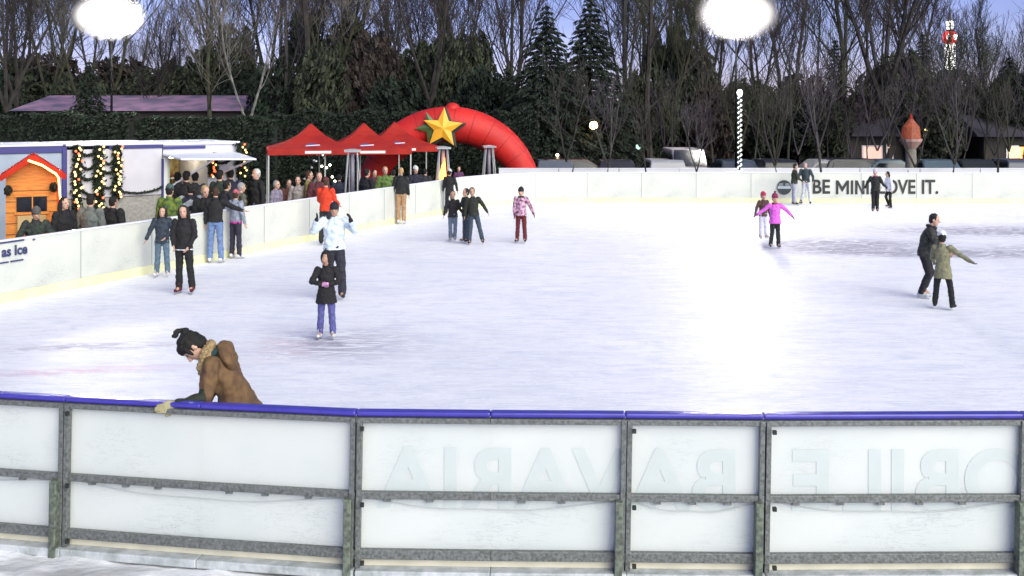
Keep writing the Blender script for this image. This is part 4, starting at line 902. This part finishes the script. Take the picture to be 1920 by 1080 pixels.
cars = [(1037, 'sedan', (.16, .18, .22), 'grey blue saloon parked just right of the inflatable arch'), (1092, 'estate', (.05, .02, .025), 'dark maroon estate car parked below the street lamp'), (1152, 'sedan', (.04, .04, .05), 'black saloon parked between two young trees left of the white car'),
        (1240, 'estate', (.55, .55, .58), 'white car parked left of the pale van'), (1283, 'van', (.55, .50, .52), 'pale van parked right of the spruces'), (1372, 'sedan', (.035, .05, .08), 'dark blue saloon parked behind the light string pole'),
        (1440, 'estate', (.03, .03, .035), 'black estate car parked right of the light string pole'), (1562, 'sedan', (.30, .30, .32), 'silver saloon parked above the word MINI'), (1620, 'estate', (.02, .02, .03), 'black estate car parked below the pink lit window'),
        (1672, 'sedan', (.10, .16, .20), 'bluish saloon parked right of the pink lit window'), (1747, 'sedan', (.12, .17, .20), 'blue grey saloon parked right of the lantern column'), (1812, 'sedan', (.03, .035, .03), 'dark green saloon parked near the right edge'), (1893, 'estate', (.13, .14, .18), 'grey estate car parked at the right edge of the photo')]
for px, kind, c, lab in cars:
    D = 49.2; o = make_car(kind, c, 'parked_car'); p = at(px, D); o.location = (p.x, D, -.13); o.rotation_euler = (0, 0, R(90+random.uniform(-8, 8)) if kind != 'van' else R(-90)); tag(o, lab, 'car', 'cars parked behind the far boards')
    if px in (1092, 1620, 1562, 1672): o.rotation_euler.z = R(5)
# street lamp
def lamp(px, py, D, lab, c, e, r_=.22):
    p = at(px, D); z = zof(py, D)+.13; o = empty('street_lamp', (p.x, D, -.13)); tag(o, lab, 'street lamp', 'street lamps among the trees')
    MB().loft([(0, 0, 0), (0, 0, z-r_)], [.06, .04], n=8).build('pole', M_pole, o, smooth=True); MB().ball((0, 0, z), r_, r_, r_).build('lamp_globe', mat('globe'+str(c), c, .4, emit=e, ecol=c), o, smooth=True)
lamp(1113, 235, 50.5, 'orange street lamp right of the two spruces', (1, .55, .18), 22, .19)
lamp(1197, 275, 56, 'small greenish white lamp left of the pale van', (.5, .9, .7), 1.6, .14)
lamp(1697, 250, 54, 'small yellow lamp left of the orange lantern', (1, .7, .3), 4, .08)
lamp(1045, 291, 50, 'low yellow lamp right of the inflatable arch', (1, .8, .5), 5, .08)
lamp(1737, 243, 56, 'small yellow lamp right of the orange lantern', (1, .6, .2), 4, .08)
lamp(62, 249, 47, 'tiny white lamp glowing in the dark hedge', (1, 1, .9), 5, .08)
# orange lantern on a column
p = at(1708, 47); o = empty('lantern_column', (p.x, 47, -.13)); o.scale = (.8, .8, .98); tag(o, 'stout column carrying a glowing orange tiered lantern', 'lantern'); M_col = mat('column_stone', (.20, .18, .15), .8, var=.3, scale=8)
M_lan = mat('lantern_orange', (.32, .08, .035), .6, emit=.10, ecol=(1, .17, .04), c2=(.10, .035, .02), scale=9)
z0_ = zof(276, 47)+.13; MB().loft([(0, 0, 0), (0, 0, z0_)], [.34, .28], n=14).build('column', M_col, o, smooth=True)
MB().loft([(0, 0, z0_), (0, 0, z0_+.3), (0, 0, z0_+.42)], [.30, .58, .60], n=12).build('bowl', mat('bowl_pink', (.45, .28, .24), .7), o)
MB().loft([(0, 0, z0_+.43), (0, 0, z0_+.95), (0, 0, z0_+1.0), (0, 0, z0_+1.3)], [.52, .46, .40, .12], n=12).build('lantern', M_lan, o)
MB().loft([(0, 0, z0_+1.31), (0, 0, z0_+1.55)], [.10, .02], n=8).build('finial', M_redr, o)
# houses
M_hw = mat('house_wall', (.035, .028, .026), .8, var=.3, scale=1); M_win_p = mat('window_pink', (1, .62, .5), .4, emit=.5, ecol=(1, .50, .40)); M_win_w = mat('window_warm', (1, .7, .4), .4, emit=.8, ecol=(1, .50, .22))
M_roofs = mat('roof_snow', (.34, .20, .30), .8, c2=(.12, .10, .16), scale=.9, stretch=(1, 1, 3), detail=8)
def house(px, D, wid, dep, he, hr, lab, wins, roofm=M_roofs, name='house'):
    p = at(px, D); o = empty(name, (p.x, D, -.13)); tag(o, lab, 'house'); h = wid/2
    MB().box(-h, h, 0, dep, 0, he).build('wall', M_hw, o)
    q = MB(); e = .5; q.add([(-h-e, -e, he), (h+e, -e, he), (h+e, dep+e, he), (-h-e, dep+e, he), (-h, dep/2, hr), (h, dep/2, hr)], [(0, 1, 5, 4), (1, 2, 5), (2, 3, 4, 5), (3, 0, 4), (3, 2, 1, 0)]); q.build('roof', roofm, o)
    for wpx, wpy, ww, wh, m_ in wins:
        wx = (wpx-CX)/F*D-p.x; wz = zof(wpy, D)+.13; fr = MB().box(wx-ww/2-.08, wx+ww/2+.08, -.05, -.001, wz-wh/2-.08, wz+wh/2+.08).build('window', M_wht, o); MB().box(wx-ww/2, wx+ww/2, -.07, -.051, wz-wh/2, wz+wh/2).build('pane', m_, fr)
house(280, 62, 15, 8, zof(207, 62)+.1, zof(178, 66)+.1, 'long low building with pink snowy roof behind the hedge', [])
house(1650, 57, 4.6, 6, 2.3, 3.5, 'dark house with a pink lit window behind the far boards', [(1635, 288, .95, .72, M_win_p), (1668, 285, .22, .8, M_win_w)], mat('roof_dark', (.05, .045, .06), .9))
house(1770, 72, 5, 5, 2.9, zof(208, 73), 'house with violet snowy roof behind the lantern column', [])
house(1925, 56, 4.5, 6, 2.3, 3.4, 'house with warm lit windows at the right edge', [(1905, 288, .9, .7, M_win_w), (1918, 288, .3, .7, M_win_w)], MATS['roof_dark'])
house(1360, 66, 8, 7, 3.0, zof(215, 69), 'small house with magenta tinged roof right of the spruces', [])
# television tower far away
p = at(1781, 620); k = 620/F; o = empty('lit_tower', (p.x, 620, -2)); tag(o, 'distant tall tower with red and white lights above the trees', 'tower')
zz = lambda py: CH-(py-HY)*k+2
M_tc = mat('tower_concrete', (.10, .10, .12), .8); M_tw2 = mat('tower_light', (1, 1, .95), .4, emit=3.0, ecol=(1, 1, .92)); M_tr = mat('tower_red', (1, .08, .05), .4, emit=1.1, ecol=(1, .05, .04))
MB().loft([(0, 0, 0), (0, 0, zz(90)), (0, 0, zz(50)), (0, 0, zz(30)), (0, 0, zz(10))], [3.2, 2.3, 1.7, .8, .3], n=16).build('shaft', M_tc, o, smooth=True)
MB().loft([(0, 0, zz(82)), (0, 0, zz(78)), (0, 0, zz(64)), (0, 0, zz(59))], [2.5, 3.7, 4.0, 2.4], n=20).build('pod', M_tr, o, smooth=True)
for py, r_, h_ in ((44, 2.2, 1.3), (53, 1.8, .8), (87, 2.9, 1.6), (97, 2.9, 1.5), (107, 3.0, 1.3), (116, 3.1, 1.3), (126, 3.3, 1.6)):
    MB().loft([(0, 0, zz(py)-h_), (0, 0, zz(py)+h_)], [r_, r_], n=14).build('light_ring', M_tw2, o)
for dx in (-1.9, 1.6): MB().ball((dx, -3.3, zz(70)), 1.4, 1.0, 1.9).build('pod_light', M_tw2, o, smooth=True)

# ------------------------------------------------------------------ trees
def tree_mat(name, c, c2, scale=3.0):
    return mat(name, c, .9, c2=c2, scale=scale, coords='Object', detail=3)
M_bark = [tree_mat('bark_brown', (.038, .032, .028), (.014, .012, .011)), tree_mat('bark_grey', (.060, .055, .054), (.024, .021, .022)), tree_mat('bark_olive', (.050, .052, .028), (.022, .020, .012)), tree_mat('bark_birch', (.19, .185, .175), (.07, .065, .06))]
M_twig = [tree_mat('twig_brown', (.042, .034, .032), (.016, .013, .013), 1), tree_mat('twig_violet', (.070, .055, .070), (.025, .020, .025), 1), tree_mat('twig_olive', (.050, .054, .030), (.018, .020, .012), 1), tree_mat('twig_pale', (.20, .18, .17), (.06, .055, .05), 1)]
M_leaf = [tree_mat('leaf_dark', (.017, .031, .017), (.003, .006, .004), 4), tree_mat('leaf_mid', (.060, .072, .040), (.007, .011, .007), 5), tree_mat('leaf_brown', (.062, .044, .036), (.012, .010, .009), 5)]
def tubes(segs, sides):
    V, Fc = [], []
    for a, b, r0, r1 in segs:
        d = (b-a)
        if d.length < 1e-5: continue
        u = d.orthogonal().normalized(); v = d.normalized().cross(u); n0 = len(V)
        for p_, r_ in ((a, r0), (b, r1)):
            for k in range(sides): t = 6.2832*k/sides; V.append(tuple(p_+u*math.cos(t)*r_+v*math.sin(t)*r_))
        Fc += [(n0+k, n0+(k+1) % sides, n0+sides+(k+1) % sides, n0+sides+k) for k in range(sides)]
    me = bpy.data.meshes.new('t'); me.from_pydata(V, [], Fc); me.update(); return me
def bare(seed, h, lean=0, forks=0, spread=1.0, dens=1.0, levels=3, r0=.13, start=.28, nch=(12, 9, 6)):
    rng = random.Random(seed); thick, thin = [], []
    def rv(): return Vector((rng.gauss(0, 1), rng.gauss(0, 1), rng.gauss(0, 1)))
    def grow(p, d, ln, r, lv, ns):
        sl = ln/ns; pts = [(p.copy(), r)]
        for i in range(ns):
            d = (d+rv()*(.05+.05*lv)+Vector((0, 0, .06+.05*lv))).normalized(); q = p+d*sl; r1 = max(.009, r*(1-.78/ns*(i+1)/(i+1.0))) if i < ns-1 else max(.008, r*.5)
            (thick if lv < 2 else thin).append((p.copy(), q.copy(), r, r1)); p = q; r = r1; pts.append((p.copy(), r))
        if lv >= levels: return
        n = int(nch[lv]*dens)
        for j in range(n):
            t = (start if lv == 0 else .15)+(1-(start if lv == 0 else .15))*(j+rng.random())/n; k = min(ns-1, int(t*ns)); f = t*ns-k; b0_ = pts[k][0].lerp(pts[k+1][0], f); rr = pts[k][1]
            ax = rv(); ax = (ax-d*ax.dot(d)).normalized(); an = R(rng.uniform(24, 52))*spread; nd = (d*math.cos(an)+ax*math.sin(an)).normalized()
            grow(b0_, nd, ln*rng.uniform(.34, .58)*(1.15-t*.5), rr*rng.uniform(.30, .48), lv+1, (6, 5, 4, 3)[lv+1] if lv+1 < 4 else 2)
    d0 = Vector((lean, 0, 1)).normalized()
    if forks:
        z = h*.30; grow(Vector((0, 0, 0)), d0, z, r0, 9, 4)
        for i in range(forks):
            a = 6.28*i/forks+rng.random(); grow(d0*z, Vector((math.cos(a)*.42, math.sin(a)*.3, 1)).normalized(), h*.68, r0*.62, 0, 8)
    else: grow(Vector((0, 0, 0)), d0, h, r0, 0, 11)
    return tubes([s_ for s_ in thick], 6), tubes(thin, 3)
def clump_mesh(seed, fn, n, s0):
    rng = random.Random(seed); mb = MB(); leafclump(mb, lambda: fn(rng), n, s0, rng); return mb.mesh('leaves')
def conifer(seed, h, rb, n, quad=.10):
    rng = random.Random(seed); mb = MB(); z = .35; lim = []
    while z < h-.1:
        t = z/h; Rr = rb*(1-t)**.85*rng.uniform(.85, 1.12)+.10; nb = max(5, int(15*(1-t)+5)); a0 = rng.random()*6.28
        for i in range(nb):
            a = a0+6.28*i/nb+rng.gauss(0, .12); L_ = Rr*rng.uniform(.72, 1.12); dr = .38*L_
            tip = Vector((math.cos(a)*L_, math.sin(a)*L_, z-dr*.75+.16*L_)); root = Vector((0, 0, z)); lim.append((root, tip, .02, .006))
            m_ = max(5, int(n*L_)); side = Vector((-math.sin(a), math.cos(a), 0))
            for j in range(m_):
                u = rng.random()**.7; c = root.lerp(tip, u)+Vector((0, 0, .10*L_*math.sin(u*3.1)))+side*rng.gauss(0, .10*L_*(1.15-u)+.03)-Vector((0, 0, abs(rng.gauss(0, .09))))
                w_ = quad*rng.uniform(.5, 1.3); e = (side*rng.uniform(-1, 1)+Vector((math.cos(a), math.sin(a), -.7))).normalized(); f_ = e.cross(Vector((rng.gauss(0, 1), rng.gauss(0, 1), 1))).normalized()
                mb.add([c-e*w_*1.3, c-f_*w_*.4, c+e*w_*1.3, c+f_*w_*.4], [(0, 1, 2, 3)])
        z += h*.022+.05
    return mb.mesh('needles'), tubes(lim+[(Vector((0, 0, 0)), Vector((0, 0, h)), .16, .02)], 5)
def plant(name, px, D, meshes, mats_, names, lab, cat, group, sc_=1.0, rz=None, scz=None):
    p = at(px, D); o = empty(name, (p.x, D, -.13), rz if rz is not None else random.random()*6.28); o.scale = (sc_, sc_, scz or sc_); tag(o, lab, cat, group)
    for me_, m_, nm in zip(meshes, mats_, names):
        c = bpy.data.objects.new(nm, me_); col.objects.link(c); c.parent = o
        if not len(me_.materials): me_.materials.append(m_)
        c.material_slots[0].link = 'OBJECT'; c.material_slots[0].material = m_
    return o
TR = [bare(1, 10, forks=0), bare(2, 10, forks=3, r0=.15), bare(3, 10, forks=2, spread=.8, r0=.14), bare(4, 10, forks=0, spread=.65, dens=1.2), bare(5, 10, forks=0, spread=.9, r0=.14)]
SAP = [bare(21, 5, forks=2, levels=2, r0=.07, nch=(9, 6, 4)), bare(22, 5, forks=3, levels=2, r0=.08, nch=(8, 6, 4)), bare(23, 5, levels=2, r0=.06, start=.4, nch=(12, 6, 4))]
def crown(sq, low=.12):
    def f(rng):
        while True:
            v = Vector((rng.uniform(-1, 1), rng.uniform(-1, 1), rng.uniform(-1, 1)))
            if v.length > 1: continue
            n_ = mnoise.noise(v*2.6+Vector((sq, 0, 0)))
            if v.length < .55 and rng.random() < .6: continue
            if n_+rng.random()*.25 < v.length*.32-.18: continue
            return (v.x*1.0, v.y*1.0, (v.z*.5+.5)*(1-low)*2.2+low)
    return f
CR = [clump_mesh(31, crown(1), 7500, .062), clump_mesh(32, crown(7), 7500, .058), clump_mesh(33, crown(13), 6500, .066)]
CRT = tubes([(Vector((0, 0, 0)), Vector((.02, 0, 1.2)), .08, .04), (Vector((.02, 0, .9)), Vector((.3, .1, 1.7)), .04, .015), (Vector((.02, 0, .8)), Vector((-.3, -.1, 1.6)), .04, .015), (Vector((.02, 0, 1.1)), Vector((0, .1, 2.1)), .04, .01)], 6)
def hgt(py, D): return zof(py, D)+.13
def pos(px):   # a few plain landmarks along the tree line
    for lim, w_ in ((180, 'behind the hut and trailer'), (330, 'above the white trailer'), (500, 'above the kiosk'), (690, 'behind the red canopies'), (900, 'behind the inflatable arch'), (1000, 'left of the spruces'), (1180, 'around the spruces'), (1330, 'left of the light string pole'), (1480, 'right of the light string pole'), (1640, 'above the lettering'), (1790, 'near the lantern column'), (5000, 'at the right edge')):
        if px < lim: return w_
# the two spruces, a few more dark conifers
for i, (px, D, top, rb, lab) in enumerate([(1024, 52, 6, 3.5, 'tall dark spruce, left one of the pair in the middle'), (1106, 53, -16, 3.3, 'taller dark spruce, right one of the pair in the middle'), (1893, 58, 100, 2.7, 'dark conifer at the right edge of the photo'),
    (1565, 66, 70, 2.0, 'rounded dark conifer above the lettering'), (950, 60, 120, 1.9, 'short conifer left of the spruce pair'), (168, 60, 112, 2.0, 'small conifer above the white trailer'), (1730, 70, 60, 2.4, 'dark pointed conifer left of the lit tower')]):
    h_ = hgt(top, D); nm, tk = conifer(40+i, h_, rb, 40 if i < 2 else 20, .105)
    plant('spruce_tree', px, D, (nm, tk), (M_leaf[0], M_bark[0]), ('needles', 'trunk'), lab, 'spruce', 'conifers among the bare trees')
# evergreen and ivy grown trees: (px, depth, top row, width px, leaf)
ev = [(20, 64, 95, 190, 1), (95, 70, 80, 150, 2), (150, 58, 120, 130, 1), (225, 66, 92, 170, 2), (290, 60, 110, 150, 1), (345, 64, 92, 140, 0), (400, 60, 66, 130, 1), (440, 70, 20, 110, 1), (470, 57, 110, 150, 0), (525, 62, 92, 130, 0), (570, 72, -10, 90, 0), (610, 60, 60, 120, 1), (655, 66, 10, 130, 1), (700, 60, 30, 120, 2), (745, 58, 120, 130, 0), (790, 64, 60, 120, 1),
      (840, 60, 40, 110, 1), (885, 66, 30, 100, 1), (905, 57, 110, 130, 0), (975, 62, 150, 110, 0), (1065, 60, 190, 140, 0), (1175, 62, 190, 110, 0), (1215, 58, 110, 120, 1), (1255, 64, 20, 110, 1), (1300, 62, 60, 110, 1), (1345, 60, 140, 120, 2), (1400, 63, 130, 120, 1), (1445, 60, 150, 120, 1), (1505, 62, 120, 130, 2), (1545, 58, 170, 130, 1),
      (1600, 60, 150, 120, 2), (1650, 66, 110, 120, 1), (1690, 60, 70, 120, 1), (1745, 57, 170, 120, 1), (1790, 62, 110, 120, 0), (1840, 60, 140, 120, 1), (1900, 66, 120, 110, 0), (1950, 58, 110, 130, 0), (-30, 58, 110, 150, 0)]
kinds = ['dark evergreen tree', 'olive ivy grown tree', 'brown leafed tree']
for i, (px, D, top, wd, lf) in enumerate(ev):
    if px < 520: D += 13
    w_ = wd/2/F*D; h_ = hgt(top, D)
    o = plant('evergreen_tree', px, D, (CR[i % 3], CRT), (M_leaf[lf], M_bark[0]), ('crown', 'trunk'), '%s %s' % (kinds[lf], pos(px)), 'tree', '%ss %s' % (kinds[lf], pos(px)), w_, None, h_/2.2)
# bare trees: rows
rows = [(74, 15, 92), (63, 12.0, 105), (88, 17, 75)]
k = 0
for D, H_, stp in rows:
    px = -70
    while px < 2000:
        px += stp*random.uniform(.75, 1.3)
        if 965 < px < 1165: continue
        hh = H_*random.uniform(.8, 1.2)
        if 240 < px < 380: hh *= .62
        if px > 1730: hh *= .66
        if 730 < px < 840 or 1490 < px < 1560: hh *= .8
        mi = random.choice((0, 0, 1, 1, 2, 3)); nm = ['brown bare tree', 'violet grey bare tree', 'olive mossy bare tree', 'pale bare tree'][mi]
        T_ = TR[k % 5]; k += 1; s_ = hh/10
        plant('bare_tree', px, D+random.uniform(-2.5, 2.5), T_, (M_bark[min(mi, 2)], M_twig[mi]), ('trunk', 'crown'), '%s %s' % (nm, pos(px)), 'tree', '%ss %s' % (nm, pos(px)), s_)
def join(a, b):
    mb = MB()
    for m_ in (a, b): mb.add([tuple(v.co) for v in m_.vertices], [tuple(p_.vertices) for p_ in m_.polygons])
    return mb.mesh('branches')
SHM = [join(*t_) for t_ in SAP]
for i in range(40):
    px = 1000+i*24+random.uniform(-8, 8); mi = random.choice((0, 1, 2)); kd = ['brown', 'violet grey', 'olive'][mi]
    plant('bare_shrub', px, random.uniform(53, 56.5), (SHM[i % 3],), (M_twig[mi],), ('branches',), 'twiggy %s bare shrub behind the parked cars %s' % (kd, pos(px)), 'shrub', '%s bare shrubs %s' % (kd, pos(px)), random.uniform(.7, 1.25))
# individual landmark trees
big = bare(77, 13, forks=3, r0=.27, spread=.95); plant('bare_tree', 1655, 56, big, (M_bark[0], M_twig[0]), ('trunk', 'crown'), 'big dark forked tree above the lettering', 'tree', None, 1.0, R(20))
b2 = bare(78, 11.5, lean=.10, r0=.20, dens=.8); plant('bare_tree', 1222, 54, b2, (M_bark[0], M_twig[0]), ('trunk', 'crown'), 'slender dark bare tree leaning beside the right spruce', 'tree', None, 1.0, R(180))
b3 = bare(79, 9.5, forks=2, r0=.13, dens=.6, spread=.7); plant('birch_tree', 466, 56, b3, (M_bark[3], M_twig[3]), ('trunk', 'crown'), 'white forked birch above the kiosk', 'birch', None, 1.0, R(0))
b4 = bare(80, 13, forks=3, r0=.19, dens=.9); plant('bare_tree', 806, 58, b4, (M_bark[0], M_twig[0]), ('trunk', 'crown'), 'tall dark forked tree above the inflatable arch', 'tree', None, 1.0, R(60))
plant('bare_tree', 12, 56, bare(81, 12, forks=3, r0=.18, dens=.8), (M_bark[0], M_twig[0]), ('trunk', 'crown'), 'dark spreading bare tree at the left edge', 'tree', None, 1.0, R(10))
plant('bare_tree', 575, 60, bare(82, 14, r0=.26, dens=.8, start=.5), (M_bark[0], M_twig[0]), ('trunk', 'crown'), 'thick straight dark trunk left of the middle canopy', 'tree', None, 1.0, R(10))
# young trees just behind the far boards
for i, (px, h_, lab) in enumerate([(1062, 5.4, 'forked young tree right of the inflatable arch'), (1141, 4.6, 'thin young tree below the right spruce'), (1217, 3.6, 'short pale young tree left of the van'), (1306, 4.0, 'thin young tree right of the pale van'), (1453, 4.8, 'thin young tree between light pole and round emblem'), (1546, 5.2, 'young tree above the word BE'), (1716, 4.6, 'young tree in front of the lantern column'), (1790, 5.0, 'young tree above the bending woman'), (1871, 4.4, 'young tree nearest the right edge')]):
    plant('young_tree', px, 43.0, SAP[i % 3], (M_bark[1] if i % 2 else M_bark[0], M_twig[1 if i % 2 else 0]), ('trunk', 'crown'), lab, 'young tree', 'young trees behind the far boards', h_/5)
# hedges
def hedge(x0, x1, D, top, th, lab, seed, n, lf=0):
    a = at(x0, D).x; b = at(x1, D).x; h_ = hgt(top, D); p = (a+b)/2; o = empty('hedge', (p, D, -.13)); tag(o, lab, 'hedge'); W_ = (b-a)/2; rng = random.Random(seed)
    def f():
        x = rng.uniform(-W_, W_); t = rng.random(); hh = h_*(1+.07*mnoise.noise(Vector((x*.8, seed, 0)))+.05*mnoise.noise(Vector((x*3, seed, 0))))
        if rng.random() < .25: return (x, rng.uniform(-th/2, th/2), hh-abs(rng.gauss(0, .06)))
        return (x, -th/2+abs(rng.gauss(0, .12))+.15*mnoise.noise(Vector((x*1.5, t*3, seed))), hh*t)
    m_ = MB(); leafclump(m_, f, n, .085, rng); m_.build('foliage', M_leaf[lf], o)
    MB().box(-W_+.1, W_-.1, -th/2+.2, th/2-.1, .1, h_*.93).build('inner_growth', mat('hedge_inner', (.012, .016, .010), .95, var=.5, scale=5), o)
hedge(-60, 250, 46, 216, 1.2, 'tall dark hedge behind the hut and white trailer', 1, 16000)
hedge(252, 520, 47, 222, 1.2, 'tall dark hedge behind the kiosk', 2, 16000)
hedge(515, 1010, 50, 212, 1.2, 'tall dark hedge behind the canopies and inflatable arch', 3, 26000)
hedge(1010, 1420, 64, 250, 1.4, 'lower dark hedge behind the parked cars right of the arch', 4, 20000)
hedge(1425, 1985, 67, 255, 1.4, 'dark hedge behind the parked cars at the right', 5, 20000)
